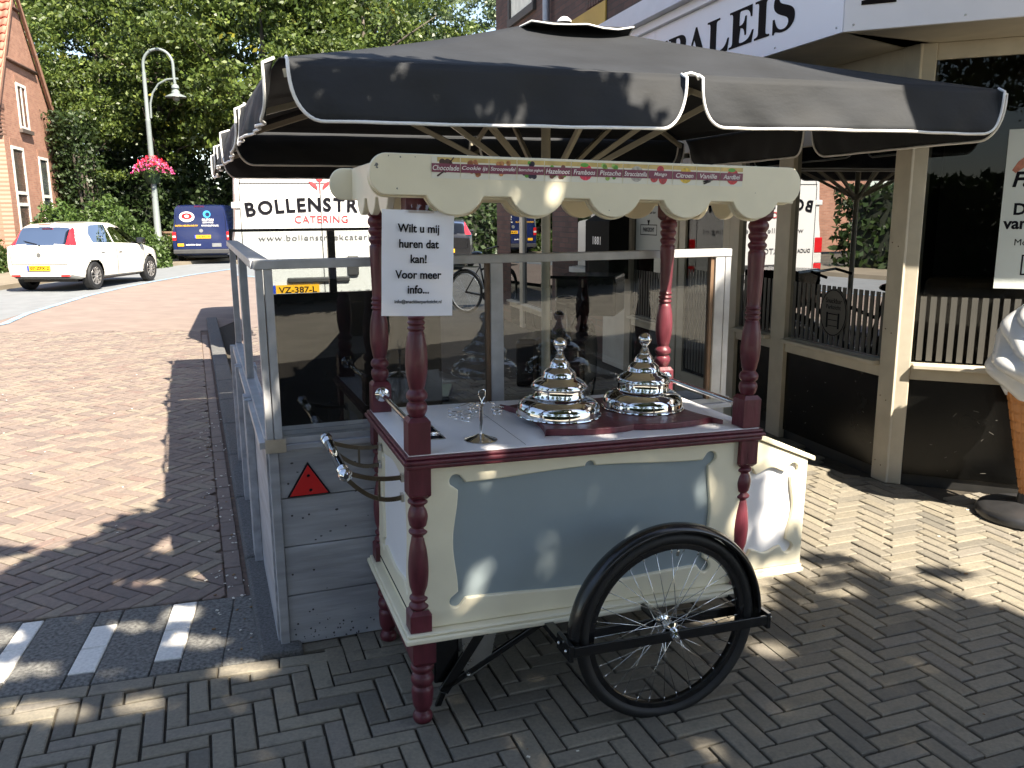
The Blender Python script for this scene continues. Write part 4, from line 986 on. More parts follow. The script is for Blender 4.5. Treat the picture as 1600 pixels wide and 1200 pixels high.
put(fit_text(serif('SNACKPALEIS'), 3.02, .225, ext=.001, bold=.006), 'lettering', M_LETTER, sgn, MS2 @ Matrix.Translation((-.42-1.51, 2.705, .002)))
put(fit_text(serif('PARKZICHT'), 2.7, .40, ext=.001, bold=.006), 'lettering', M_LETTER, sgn, MS1 @ Matrix.Translation((.08+1.35, 2.60+.20, .002)))
mb = MB(); mb.M = MS1
for k in range(8): mb.ball((.05+.5*k, 2.52, .0), .006, 8, 5); 
mb.M = MS2
for k in range(8): mb.ball((-.05-.55*k, 2.52, .0), .006, 8, 5)
mb.build('screw', M_STEEL, sgn)
# soffit: one slab per facade
def soff(pts, name):
    mb = MB(); n = len(pts); mb.add([(p.x, p.y, SOF) for p in pts]+[(p.x, p.y, SOF+.02) for p in pts], [tuple(range(n))[::-1], tuple(range(n, 2*n))]+[(i, (i+1) % n, n+(i+1) % n, n+i) for i in range(n)])
    mb.build(name, M_SHOPCREAM, shop)
soff([SG-nrm2*.021-nrm1*.0, SG+D2*5-nrm2*.021, CS+D2*5-nrm2*.3, CS-nrm2*.3+D2*.0], 'soffit')
soff([SG-nrm1*.021+D1*.012, CS-nrm1*.3+D1*.02, CS+D1*4.6-nrm1*.3, SG+D1*4.6-nrm1*.021], 'soffit')
# F1
window(P1, .076, 2.6, .735, 2.40, stripes=(.10, 2.5, 1.118, .052), out=.015)
part('mullion', M_SHOPCREAM, [(2.601, 2.72, -.04, .03, 0, SOF)], f=P1)
window(P1, 2.721, 4.5, .735, 2.40, out=.015)
# interior
rb = CS + D1*4.5; 
inn = [CS+D2*.05-nrm2*.35, CS+D2*8.5-nrm2*.35]
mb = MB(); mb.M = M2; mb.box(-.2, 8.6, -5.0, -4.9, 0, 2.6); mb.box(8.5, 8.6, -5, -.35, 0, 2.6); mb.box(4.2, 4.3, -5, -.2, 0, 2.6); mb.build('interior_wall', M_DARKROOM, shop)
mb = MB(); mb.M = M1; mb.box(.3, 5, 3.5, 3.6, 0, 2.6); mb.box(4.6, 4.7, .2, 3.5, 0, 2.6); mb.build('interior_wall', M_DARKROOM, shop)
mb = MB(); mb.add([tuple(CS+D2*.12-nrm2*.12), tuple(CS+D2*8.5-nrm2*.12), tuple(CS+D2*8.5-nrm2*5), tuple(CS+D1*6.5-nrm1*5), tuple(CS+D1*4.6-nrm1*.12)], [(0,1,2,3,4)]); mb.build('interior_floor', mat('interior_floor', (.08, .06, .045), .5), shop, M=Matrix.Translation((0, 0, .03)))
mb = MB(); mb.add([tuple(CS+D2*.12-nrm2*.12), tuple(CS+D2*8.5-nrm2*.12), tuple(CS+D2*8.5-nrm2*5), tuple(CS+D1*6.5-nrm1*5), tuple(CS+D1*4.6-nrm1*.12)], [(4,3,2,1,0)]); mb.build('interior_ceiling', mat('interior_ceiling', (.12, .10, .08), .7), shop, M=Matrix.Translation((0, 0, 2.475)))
# bench seen through the corner window
bn = empty('window_bench', label='brown leather bench with a high back seen through the lower part of the right window', cat='bench')
ML = mat('brown_leather', (.16, .10, .06), .4, var=.2, scale=6, bump=.2)
mb = MB(); mb.M = M1; mb.box(.15, .95, .35, .95, .1, .55); mb.build('seat', ML, bn, bevel=.05, seg=3)
mb = MB(); mb.M = M1; mb.box(.12, .95, .18, .32, .5, 1.22); mb.build('backrest', ML, bn, bevel=.06, seg=3)
# hanging lamps inside, lit
for i, (t_, d_, z_) in enumerate(((.66, .75, 2.40), (1.15, 1.6, 2.40))):
    p = CS+D1*t_-nrm1*d_
    e = empty('pendant_lamp', loc=(p.x, p.y, z_), label=('lit copper pendant lamp close behind the glass of the right window', 'lit copper pendant lamp deeper inside the shop behind the right window')[i], cat='lamp', group='lit lamps inside the shop')
    mb = MB(); mb.lathe([(.12, 0), (.118, .01), (.06, .10), (.03, .13), (.01, .15)], 24); mb.build('lamp_shade', mat('copper', (.6, .25, .1), .3, .8), e)
    mb = MB(); mb.lathe([(.10, .005), (.10, .008)], 24); mb.build('diffuser', emit('warm_lamp', (1, .55, .2), 3.), e)
# menu poster on the right window
e = empty('window_poster', label='tall white poster with black text and a sketch taped inside the right window', cat='poster', M=MS1)
e.matrix_world = Matrix(((D1.x, 0, nrm1.x, CS.x), (D1.y, 0, nrm1.y, CS.y), (0, 1, 0, 0), (0, 0, 0, 1))) @ Matrix.Translation((.455, 0, .006))
mb = MB(); mb.box(0, .62, 1.175, 2.02, 0, .003); mb.build('sheet', mat('poster_paper', (.62, .66, .64), .5, var=.02), e)
PP = lambda s, sz, x, y, b=.02, **k: put(text_mesh(s, sz, bold=b, ext=.0004, align='LEFT', **k), 'lettering', M_INK, e, Matrix.Translation((x, y, .004)))
PP('FaST food', .11, .035, 1.755, .03, shear=.2); PP('D\u00e9 lekkerste', .085, .055, 1.60, .03); PP('van de Streek', .085, .018, 1.525, .03); PP('Mogelijk gemaakt', .05, .075, 1.425, 0)
me = plate([[(.12, 1.25), (.45, 1.25), (.45, 1.36), (.12, 1.36)], [(.128, 1.258), (.442, 1.258), (.442, 1.352), (.128, 1.352)]], .001); put(me, 'logo_box', M_INK, e, Matrix.Translation((0, 0, .004)))
mb = MB(); mb.tube([(.04, 1.80, .004), (.07, 1.835, .004), (.12, 1.865, .004), (.2, 1.875, .004), (.3, 1.90, .004)], [.012, .022, .034, .038, .04], 8); o = mb.build('hand_drawing', mat('drawn_skin', (.45, .17, .11), .6, var=.3, scale=30), e); o.scale = (1, 1, .04); o.location = (0, 0, .004)
# PARKZICHT poster on F2
e = empty('window_poster', label='grey-white poster with a framed word mark in the terrace window behind the cart canopy', cat='poster')
e.matrix_world = Matrix(((-D2.x, 0, nrm2.x, CS.x), (-D2.y, 0, nrm2.y, CS.y), (0, 1, 0, 0), (0, 0, 0, 1))) @ Matrix.Translation((-3.66, 0, .006))
mb = MB(); mb.box(0, .56, 1.24, 1.98, 0, .002); mb.build('sheet', mat('poster_paper2', (.36, .40, .40), .5, var=.02), e)
for s, sz, y, b in (('De lekkerste frites', .062, 1.86, .03), ('van de Bollenstreek', .062, 1.72, .03), ('Mogelijk gemaakt door', .036, 1.60, 0), ('PARKZICHT', .052, 1.44, .03)):
    put(text_mesh(s, sz, bold=b, ext=.0004, xscale=.88), 'lettering', M_INK, e, Matrix.Translation((.28, y, .003)))
put(plate([[(.1, 1.39), (.46, 1.39), (.46, 1.49), (.1, 1.49)], [(.108, 1.398), (.452, 1.398), (.452, 1.482), (.108, 1.482)]], .001), 'logo_box', M_INK, e, Matrix.Translation((0, 0, .003)))
mb = MB()
for a in (-.02, 0, .02): mb.tube([(.28, 1.49, .003), (.28+a, 1.53, .003)], .005, 5)
mb.build('tulip_mark', M_INK, e)
# oval badge on the F2 window
e = empty('window_badge', label='oval grey badge sticker on the striped lower part of the corner window', cat='sticker')
e.matrix_world = Matrix(((-D2.x, 0, nrm2.x, CS.x), (-D2.y, 0, nrm2.y, CS.y), (0, 1, 0, 0), (0, 0, 0, 1))) @ Matrix.Translation((-.60, .955, .003))
put(plate([arc(0, 0, .135, 0, 350, 36, .155)], .002), 'disc', M_FROST, e, Matrix.Identity(4))
put(plate([arc(0, 0, .130, 0, 350, 36, .150), arc(0, 0, .124, 0, 350, 36, .144)], .0012), 'ring', M_INK, e, Matrix.Translation((0, 0, .002)))
put(text_mesh('Snackbar', .045, ext=.0004), 'lettering', M_INK, e, Matrix.Translation((0, .075, .002))); put(text_mesh('Parkzicht', .04, ext=.0004), 'lettering', M_INK, e, Matrix.Translation((0, .035, .002)))
mb = MB(); mb.box(-.065, -.050, -.10, .0, .0015, .0035); mb.box(.050, .065, -.10, .0, .0015, .0035); mb.box(-.045, .045, -.012, -.006, .0015, .0035); mb.box(-.045, .045, -.05, -.046, .0015, .0035); mb.box(-.045, .045, -.088, -.084, .0015, .0035); mb.build('frame_mark', M_INK, e)
# house number box on the pier
e = empty('letter_box', label='black slanted wall box with white house number 1881 on the pale pier behind the screen', cat='wall box')
e.matrix_world = M2 @ Matrix.Translation((4.1, .022, 0))
mb = MB(); mb.box(-.32, .32, 0, .22, .95, 1.52); mb.add([(-.32, 0, 1.52), (.32, 0, 1.52), (.32, .22, 1.52), (-.32, .22, 1.52), (-.32, 0, 1.64), (.32, 0, 1.64)], [(3,2,5,4), (0,4,5,1), (0,3,4), (1,5,2)]); mb.build('box', mat('matt_black', (.012, .012, .012), .8, spec=.1), e)
for k, ch in enumerate('1881'): put(text_mesh(ch, .11, bold=.02, ext=.001), 'lettering', M_WHITE, e, axes((-.12+.075*k*0+.065*k, .2215, 1.32), (-1, 0, 0), (0, 0, 1)) if False else axes((.10-.065*k, .2215, 1.32), (-1, 0, 0), (0, 0, 1)))

# ------------------------------------------------------------ GIANT ICE CREAM CONE
e = empty('giant_ice_cream', loc=(2.725, 4.25, 0), label='giant plastic soft ice cream in a waffle cone on a black round base', cat='display cone')
mb = MB(); N, H_ = 48, 40; vs = []
for j in range(H_+1):
    z = .13+.63*j/H_; r0_ = .055+.135*j/H_
    for i in range(N):
        a = 2*math.pi*i/N; gx = (a*9/math.pi+z*2.5) % 1; gz = (z/.062) % 1
        gr = min(1, min(gx, 1-gx)/.10)*min(1, min(gz, 1-gz)/.13); r = r0_-.006*(1-gr)
        vs.append((r*math.cos(a), r*math.sin(a), z))
N2, H2 = 162, 90
vs = []
for j in range(H2+1):
    z = .13+.63*j/H2; r0_ = .050+.125*j/H2
    for i in range(N2):
        a = 2*math.pi*i/N2; gx = (i % 9)/9; gz = ((z+.015*math.sin(a))/.052) % 1
        gr = (1 if gx > .2 else 0)*(1 if gz > .17 else 0); vs.append(((r0_-.005*(1-gr))*math.cos(a), (r0_-.005*(1-gr))*math.sin(a), z))
mb.add(vs, [(j*N2+i, j*N2+(i+1) % N2, (j+1)*N2+(i+1) % N2, (j+1)*N2+i) for j in range(H2) for i in range(N2)]+[tuple(range(N2))[::-1]], True)
mb.build('waffle_cone', mat('waffle', (.52, .21, .06), .38, var=.12, scale=12, coat=.3), e, auto=False)
mb = MB(); mb.tube([(.175*math.cos(t), .175*math.sin(t), .60+.05*t-.01) for t in [i*.15 for i in range(-8, 14)]], .012, 8); mb.build('cone_seam', MATS['waffle'], e)
mb = MB(); N, H_ = 120, 90; vs = []
for j in range(H_+1):
    t = j/H_; z = .68+.62*t; env = .25*math.sin(math.pi*min(1, (t*.9+.14)))**.7*(1-t)**.35*1.15+.012
    for i in range(N):
        a = 2*math.pi*i/N; tw = a+t*5.0
        lob = abs(math.sin(tw*3.0))**.75; lay_ = .5+.5*math.sin(t*17-a*1.0+.6)
        r = env*(.74+.19*lob+.14*lay_); vs.append((r*math.cos(a), r*math.sin(a), z-.03*lob*(1-t)))
mb.add(vs, [(j*N+i, j*N+(i+1) % N, (j+1)*N+(i+1) % N, (j+1)*N+i) for j in range(H_) for i in range(N)]+[tuple(range(N))[::-1], tuple(H_*N+k for k in range(N))], True)
mb.build('soft_ice_swirl', mat('glossy_white_plastic', (.70, .71, .73), .28, var=.06, scale=9, coat=.4, grime=.15), e, auto=False)
mb = MB(); mb.lathe([(.235, 0), (.245, .008), (.245, .035), (.235, .052), (.20, .066), (.12, .078), (.06, .085), (.05, .14), (.01, .145)], 40); mb.build('round_base', mat('black_plastic_base', (.03, .03, .032), .35, var=.3, scale=6, coat=.2), e)

# screws and splashes on the planks, fixings and scratches on the shop panels
mb = MB(); rr_ = random.Random(9)
for z in (.10, .30, .49, .67):
    for x in (.055, .12, .62, .68, 1.2): mb.lathe([(.0042, -.0015), (.0038, -.0025)][::-1], 8, (x+rr_.uniform(-.01, .01), 0, z+rr_.uniform(-.05, .05)), ax='Y')
mb.build('screws', mat('rusty_screw', (.05, .045, .045), .6), ws, kind='stuff')
mb = MB()
for k in range(70):
    z = rr_.random()**2*.12+.01; x = rr_.uniform(.03, .6); r = rr_.uniform(.001, .0045); mb.add([(x+r*math.cos(a)*rr_.uniform(.6, 1.3), -.0006, z+r*math.sin(a)*rr_.uniform(.6, 1.4)) for a in [i*1.05 for i in range(6)]], [tuple(range(6))])
for k in range(14):
    z = rr_.uniform(.2, .75); x = rr_.uniform(.03, .45); r = rr_.uniform(.0015, .004); mb.add([(x+r*1.6*math.cos(a)*rr_.uniform(.6, 1.3), -.0006, z+r*math.sin(a)*rr_.uniform(.6, 1.4)) for a in [i*1.05 for i in range(6)]], [tuple(range(6))])
mb.build('splash_dirt', mat('splash_dirt', (.06, .06, .065), .9), ws, kind='stuff')
mb = MB(); mb.M = M1
for k in range(16): x, z = rr_.uniform(.1, .9), rr_.uniform(.1, .55); l_ = rr_.uniform(.005, .03); a = rr_.uniform(-1, 1); mb.bar((x, -.0008, z), (x+l_*math.cos(a), -.0008, z+l_*math.sin(a)), .0008, .0014)
mb.M = M2
for k in range(14): x, z = rr_.uniform(.15, 1.0), rr_.uniform(.1, .55); l_ = rr_.uniform(.004, .02); a = rr_.uniform(-1, 1); mb.bar((x, .0008, z), (x+l_*math.cos(a), .0008, z+l_*math.sin(a)), .0008, .0014)
mb.build('scratches', mat('scratch', (.25, .24, .22), .7), shop, kind='stuff')
mb = MB(); mb.M = M2
for z in (.1, .5, .9, 1.4, 2.0): mb.ball((.02, .0355, z), .004, 8, 4); mb.ball((.07, .0355, z+.02), .004, 8, 4)
mb.build('nail_heads', mat('nail', (.12, .09, .06), .7), shop, kind='stuff')
# ------------------------------------------------------------ VEHICLES
M_CARWHITE = mat('white_car_paint', (.60, .585, .53), .22, var=.01, coat=.8)
M_VANWHITE = mat('white_van_paint', (.68, .68, .68), .3, var=.012, coat=.5)
M_VANBLUE = mat('blue_van_paint', (.010, .018, .075), .22, var=.03, coat=.8)
M_BLACKCAR = mat('black_car_paint', (.012, .012, .013), .2, var=.03, coat=.8)
M_PLASTIC = mat('dark_bumper_plastic', (.045, .045, .048), .55)
M_LAMPRED = mat('red_lamp', (.55, .015, .02), .15, coat=.8)
M_LAMPCLEAR = mat('clear_lamp', (.6, .6, .58), .15, coat=.8)
M_PLATE = mat('yellow_number_plate', (.80, .42, .02), .4, var=.03)
M_PLBLUE = mat('plate_blue', (.02, .06, .45), .4)
M_ALLOY = mat('alloy', (.5, .5, .5), .3, .8)
def lerp_tab(tab, x): return float(np.interp(x, [t[0] for t in tab], [t[1] for t in tab]))
def smoothtab(tab, n=3, w_=.10):
    xs = np.linspace(tab[0][0], tab[-1][0], 200); ys = np.interp(xs, [t[0] for t in tab], [t[1] for t in tab])
    k = max(3, int(w_/((xs[-1]-xs[0])/200))|1); pad = np.pad(ys, k//2, mode='edge'); ys = np.convolve(pad, np.ones(k)/k, 'valid')
    return list(zip(xs, ys))
def loft_car(e, L, tabs, cls, mats_, nx=210, ns=100, rear_cap=True):
    zb, belt, top, wb, wr = [smoothtab(t, w_=s) for t, s in zip(tabs, (.1, .2, .16, .16, .2))]
    xs = np.concatenate([[0], np.linspace(.0, L, nx)[1:-1], [L]])
    V_ = []; 
    for x in xs:
        a, b, t, w1, w2 = [lerp_tab(q, x) for q in (zb, belt, top, wb, wr)]
        b = min(b, t-.04); 
        pts = [(0, a), (w1*.86, a), (w1*.96, a+.04), (w1*.995, a+(b-a)*.35), (w1, a+(b-a)*.6), (w1*.975, b), (w1*.955, b+.02), (w2+(w1*.95-w2)*.10, t-.09*(t-b)-.02), (w2*.93, t-.015), (w2*.55, t), (0, t)]
        # densify by arc length
        d = [0]
        for i in range(1, len(pts)): d.append(d[-1]+math.dist(pts[i], pts[i-1]))
        # keep the belt at a fixed parameter so glass edges are straight
        key = [0, .12, .16, .30, .40, .52, .54, .78, .84, .92, 1.]
        s = np.linspace(0, 1, ns//2+1)
        ys = np.interp(s, key, [p[0] for p in pts]); zs = np.interp(s, key, [p[1] for p in pts])
        V_.append([(x, y, z) for y, z in zip(ys, zs)])
    groups = {}
    for side in (1, -1):
        for i in range(len(xs)-1):
            for j in range(ns//2):
                q = [V_[i][j], V_[i+1][j], V_[i+1][j+1], V_[i][j+1]]
                cx, cy, cz = [sum(p[k] for p in q)/4 for k in range(3)]
                c = cls(cx, cy, cz, side, j/(ns//2))
                if c is None: continue
                groups.setdefault(c, []).append((i, j, side))
    out = {}
    for c, fl in groups.items():
        idx = {}; vs = []; fs = []
        def vi(i, j, s):
            k = (i, j, s if V_[i][j][1] > 1e-6 else 1)
            if k not in idx: idx[k] = len(vs); p = V_[i][j]; vs.append((p[0], p[1]*s, p[2]))
            return idx[k]
        for i, j, s in fl:
            f = [vi(i, j, s), vi(i+1, j, s), vi(i+1, j+1, s), vi(i, j+1, s)]
            if len(set(f)) < 4: continue
            fs.append(f if s > 0 else f[::-1])
        mb = MB(); mb.add(vs, fs, True)
        for i, s in ((0, 1), (len(xs)-1, 1)) if c == 'body' else ():
            half = [(V_[i][j][1], V_[i][j][2]) for j in range(ns//2+1)]
            ring = [(y, z) for y, z in half]+[(-y, z) for y, z in half[::-1][1:-1]]
            b = len(mb.v); mb.v += [(xs[i], y, z) for y, z in ring]; mb.f.append([b+k for k in range(len(ring))]); mb.mi.append(0); mb.sm.append(False)
        out[c] = mb.build(c.rstrip('_'), mats_[c], e)
    return out
def road_wheel(parent, x, y, r, side, wd=.19, spokes=10, name='wheel'):
    w_ = bpy.data.objects.new(name, None); link(w_, parent); w_.location = (x, y, r)
    mb = MB(); mb.lathe([(r*.66, -wd/2), (r*.9, -wd/2), (r, -wd/2+.03), (r, wd/2-.03), (r*.9, wd/2), (r*.66, wd/2)], 36, ax='Y', caps=False); mb.build('tyre', M_RUBBER, w_)
    mb = MB(); y0 = side*(wd/2-.015)
    mb.lathe(sorted([(r*.655, -.03), (r*.66, .01), (r*.60, .012), (r*.57, -.02), (.05, -.03), (.04, .0)], key=lambda p: 0) if False else [(r*.655, -.05), (r*.66, .0), (r*.63, .012), (r*.60, .012), (r*.59, -.045)] if side > 0 else [(r*.655, .05), (r*.66, .0), (r*.63, -.012), (r*.60, -.012), (r*.59, .045)], 30, (0, y0, 0), ax='Y', caps=False)
    for k in range(spokes):
        a = 2*math.pi*k/spokes; mb.bar((.03*math.cos(a), y0+side*.004, .03*math.sin(a)), (r*.62*math.cos(a), y0+side*.006, r*.62*math.sin(a)), .03, .012)
    mb.lathe([(.06, -.01), (.055, .012), (.02, .016)] if side > 0 else [(.02, -.016), (.055, -.012), (.06, .01)], 16, (0, y0, 0), ax='Y'); mb.build('rim', M_ALLOY, w_)
    mb = MB(); mb.lathe([(r*.60, -.004), (r*.60, .004)], 24, (0, side*(wd/2-.06), 0), ax='Y'); mb.build('brake_disc', M_BLACK, w_)
def number_plate(parent, txt, x, y, z, w_=.52, h=.11, tilt=0):
    """plate on a face pointing to -x"""
    M = Matrix(((0, 0, -1, x), (-1, 0, 0, y), (0, 1, 0, z), (0, 0, 0, 1)))
    mb = MB(); mb.box(-w_/2+.04, w_/2, -h/2, h/2, 0, .006); p = mb.build('number_plate', M_PLATE, parent, M=M)
    mb = MB(); mb.box(-w_/2, -w_/2+.0395, -h/2, h/2, 0, .0062); mb.build('country_band', M_PLBLUE, p)
    put(fit_text(txt, (w_-.1), h*.62, bold=.02, ext=.0006), 'lettering', M_INK, p, Matrix.Translation((.02, 0, .0072)))
    return p
def rearface(x, y, z): return Matrix(((0, 0, -1, x), (-1, 0, 0, y), (0, 1, 0, z), (0, 0, 0, 1)))   # text plane facing -x, reading left to right seen from behind

def hatchback(loc, rz, paint, label, plate_txt, group=None, badge=True):
    e = empty('parked_car', loc=loc, rz=rz, label=label, cat='car', group=group)
    L = 4.06; RW = .31; ax = (.72, 3.23)
    tabs = ([(0, .34), (.3, .26), (3.6, .22), (4.06, .30)],
            [(0, .93), (.3, 1.0), (1.2, .97), (3.0, .90), (3.5, .80), (4.06, .60)],
            [(0, .88), (.07, 1.0), (.20, 1.18), (.36, 1.40), (.60, 1.465), (1.4, 1.50), (2.0, 1.475), (2.35, 1.39), (3.15, .98), (3.8, .80), (4.0, .66), (4.06, .58)],
            [(0, .70), (.06, .77), (.25, .82), (1, .845), (3, .845), (3.6, .80), (3.9, .68), (4.06, .52)],
            [(0, .58), (.3, .55), (.7, .565), (1.6, .58), (2.3, .56), (3.2, .62), (4.06, .45)])
    def cls(x, y, z, s, q):
        for a in ax:
            if math.hypot(x-a, z-RW) < RW+.055 and y > .55: return None
        if .78 > q > .545:
            if .80 < x < 1.62 and (x-.80)*1.0 > (z-.98)*-.0+(1.0-z)*0: 
                if z < 1.02+(x-.55)*.9 or x > 1.0: return 'window_glass'
            if 1.68 < x < 2.98 and z < 1.36: return 'window_glass'
        if .075 < x < .36 and y < .60 and q > .79 and z > 1.02: return 'window_glass'
        if .79 >= q > .545 and 1.0 < z < 1.37 and x < .07+(z-1.0)*.72+.13: return 'tail_lamp' if s > 0 else 'tail_lamp_'
        if 2.42 < x < 3.10 and q > .80: return 'window_glass'
        return 'body'
    out = loft_car(e, L, tabs, cls, dict(body=paint, window_glass=M_CARGLASS, tail_lamp=M_LAMPRED, tail_lamp_=M_LAMPRED))
    for a in ax:
        for s in (1, -1): road_wheel(e, a, s*.745, RW, s)
        mb = MB(); mb.box(a-.38, a+.38, -.62, .62, .2, .72); mb.build('wheel_housing', M_BLACK, e)
    mb = MB(); mb.box(.5, 3.5, -.7, .7, .2, .30); mb.build('underbody', M_BLACK, e)
    mb = MB(); mb.box(.55, 3.0, -.66, .66, .5, .62); mb.box(1.3, 1.5, -.6, -.1, .6, 1.15); mb.box(1.3, 1.5, .1, .6, .6, 1.15); mb.box(2.0, 2.15, -.6, -.1, .6, 1.2); mb.box(2.0, 2.15, .1, .6, .6, 1.2); mb.build('seats', M_BLACK, e, bevel=.03)
    number_plate(e, plate_txt, -.012, .02, .52)
    mb = MB(); mb.lathe([(.045, -.006), (.045, 0)], 20, (.0, 0, .80), ax='X'); mb.build('badge', M_ALLOY, e)
    for y_ in (-.66, .46): mb = MB(); mb.box(-.008, .012, y_, y_+.2, .34, .375); mb.build('rear_reflector', M_LAMPRED, e)
    mb = MB(); mb.box(.30, .345, -.12, .12, 1.435, 1.452); mb.build('brake_light', M_LAMPRED, e)
    mb = MB(); mb.tube([(-.004, .62, .60), (-.004, .66, .93)], .004, 4); mb.tube([(-.004, -.62, .60), (-.004, -.66, .93)], .004, 4); mb.tube([(-.003, -.62, .60), (-.003, .62, .60)], .004, 4); mb.build('hatch_seam', M_INK, e)
    mb = MB(); mb.bar((.06, .05, 1.03), (.12, .38, 1.10), .012, .012); mb.lathe([(.018, 0), (.018, .02)], 10, (.05, .0, 1.0), ax='X'); mb.build('wiper', M_BLACK, e)
    mb = MB(); mb.tube([(.55, 0, 1.46), (.42, 0, 1.60)], .006, 5); mb.build('aerial', M_BLACK, e)
    mb = MB(); mb.box(.02, .10, -.60, .60, .30, .36); mb.build('lower_bumper', M_PLASTIC, e, bevel=.01)
    for s in (1, -1):
        mb = MB(); mb.box(2.72, 2.86, s*.86-.09 if s > 0 else -.95, .95 if s > 0 else -.77, .96, 1.10); mb.build('wing_mirror', M_BLACK, e, bevel=.03)
        mb = MB(); mb.box(1.75, 1.90, s*.848-.012, s*.848+.012, .80, .825); mb.box(1.0, 1.14, s*.845-.012, s*.845+.012, .82, .845); mb.build('door_handle', paint, e, bevel=.004)
    for x_ in (1.65, 2.92): mb = MB(); mb.tube([(x_, -.852, .30), (x_+.02, -.853, .6), (x_+.01, -.832, .95)], .004, 4); mb.build('door_seam', M_INK, e)
    return e
hatchback((-10.19, 18.43, .0), R(86), M_CARWHITE, 'small white hatchback parked in front of the brick house', '07-ZFX-2')
hatchback((-1.95, 26.0, -.01), R(95), M_BLACKCAR, 'black parked car half hidden behind the paper notice, under the far trees', '12-KLM-8')

# blue van
bv = empty('parked_van', loc=(-10.42, 28.9, 0), rz=R(102), label='dark blue delivery van with stickers on its back doors, parked beyond the white hatchback', cat='van')
def van_loft(e, L, W, H, paint, zb0=.28, taper=.80, wheel_r=.34, axs=(1.05, 4.0), nose=True, window=True):
    tabs = ([(0, zb0+.06), (.2, zb0), (L, zb0)], [(0, H*.55), (L*.8, H*.55), (L, .8)],
            [(0, H*.965), (.06, H*.99), (.3, H), (L*.70, H), (L*.80, H*.80) if nose else (L*.8, H), (L*.86, H*.58), (L, H*.42)],
            [(0, W/2*.965), (.08, W/2), (L*.85, W/2), (L, W/2*.8)],
            [(0, W/2*taper*.97), (.1, W/2*taper), (L*.8, W/2*taper), (L, W/2*.6)])
    def cls(x, y, z, s, q):
        for a in axs:
            if math.hypot(x-a, z-wheel_r) < wheel_r+.07 and y > W*.36: return None
        if L*.69 < x < L*.85 and .56 < q < .80: return 'window_glass'
        if L*.74 < x < L*.87 and q >= .80: return 'window_glass'
        return 'body'
    loft_car(e, L, tabs, cls, dict(body=paint, window_glass=M_CARGLASS), nx=90, ns=64)
    for a in axs:
        for s in (1, -1): road_wheel(e, a, s*(W/2-.12), wheel_r, s, spokes=6)
    mb = MB(); mb.box(.3, L-.3, -W*.40, W*.40, zb0-.02, zb0+.05)
    for a in axs: mb.box(a-.42, a+.42, -W*.38, W*.38, .2, .8)
    mb.build('underbody', M_BLACK, e)
van_loft(bv, 4.9, 1.90, 1.98, M_VANBLUE, taper=.84)
mb = MB(); mb.box(-.05, .10, -.93, .93, .36, .50); mb.build('bumper', M_PLASTIC, bv, bevel=.02)
for s in (1, -1):
    mb = MB(); mb.box(-.012, .06, s*.93-.12 if s > 0 else -.93, .93 if s > 0 else -.81, .80, 1.08); mb.build('tail_lamp', M_LAMPRED, bv, bevel=.01)
    mb = MB(); mb.box(-.015, .05, s*.93-.11 if s > 0 else -.92, .92 if s > 0 else -.82, .90, .96); mb.build('reversing_lamp', M_LAMPCLEAR, bv)
mb = MB(); mb.box(-.006, .01, -.79, .79, .505, .512); mb.tube([(-.003, -.80, .52), (-.003, -.80, 1.5), (.01, -.72, 1.86), (.01, .72, 1.86), (-.003, .80, 1.5), (-.003, .80, .52)], .008, 5); mb.build('tailgate_seam', M_INK, bv)
mb = MB(); mb.box(.0, .03, -.15, .17, 1.885, 1.93); mb.build('brake_light', M_LAMPRED, bv)
number_plate(bv, 'VX-832-N', -.016, -.04, .92)
def circ(r, ry=None, n=28): return arc(0, 0, r, 0, 360-360/n, n, ry)
lg = put(plate([circ(.24, .17)], .004), 'round_logo', mat('logo_white', (.75, .72, .74), .4), bv, rearface(-.012, .42, 1.58)); 
put(plate([circ(.17, .10), circ(.07, .05)], .004), 'logo_ring', M_LAMPRED, bv, rearface(-.017, .42, 1.60))
put(plate([circ(.12), [(x+.02, y-.01) for x, y in circ(.07)]], .004), 'swirl_logo', mat('logo_blue', (.05, .35, .75), .4), bv, rearface(-.012, -.22, 1.66))
for s, wd, h, y, z, m in (('DUPON', .36, .07, -.24, 1.48, M_WHT), ('SERVICE', .34, .05, -.24, 1.39, M_WHT), ('DUPON NEDERLAND BV', .72, .055, .45, 1.29, M_PLATE), ('WWW.DUPON.NL', .56, .055, -.30, 1.285, M_WHT), ('technische dienst', .48, .055, .28, .66, M_WHT)):
    put(fit_text(s, wd, h, bold=.02, ext=.002), 'lettering', m, bv, rearface(-.012, y, z))
mb = MB(); mb.box(-.012, -.006, .58, .78, .61, .70); mb.build('yellow_sticker', M_PLATE, bv); mb = MB(); mb.box(-.012, -.006, -.62, -.32, .58, .70); mb.build('grey_sticker', M_ALLOY, bv)
mb = MB(); mb.lathe([(.06, -.008), (.06, 0)], 20, (0, 0, 1.12), ax='X'); mb.build('badge', M_ALLOY, bv)

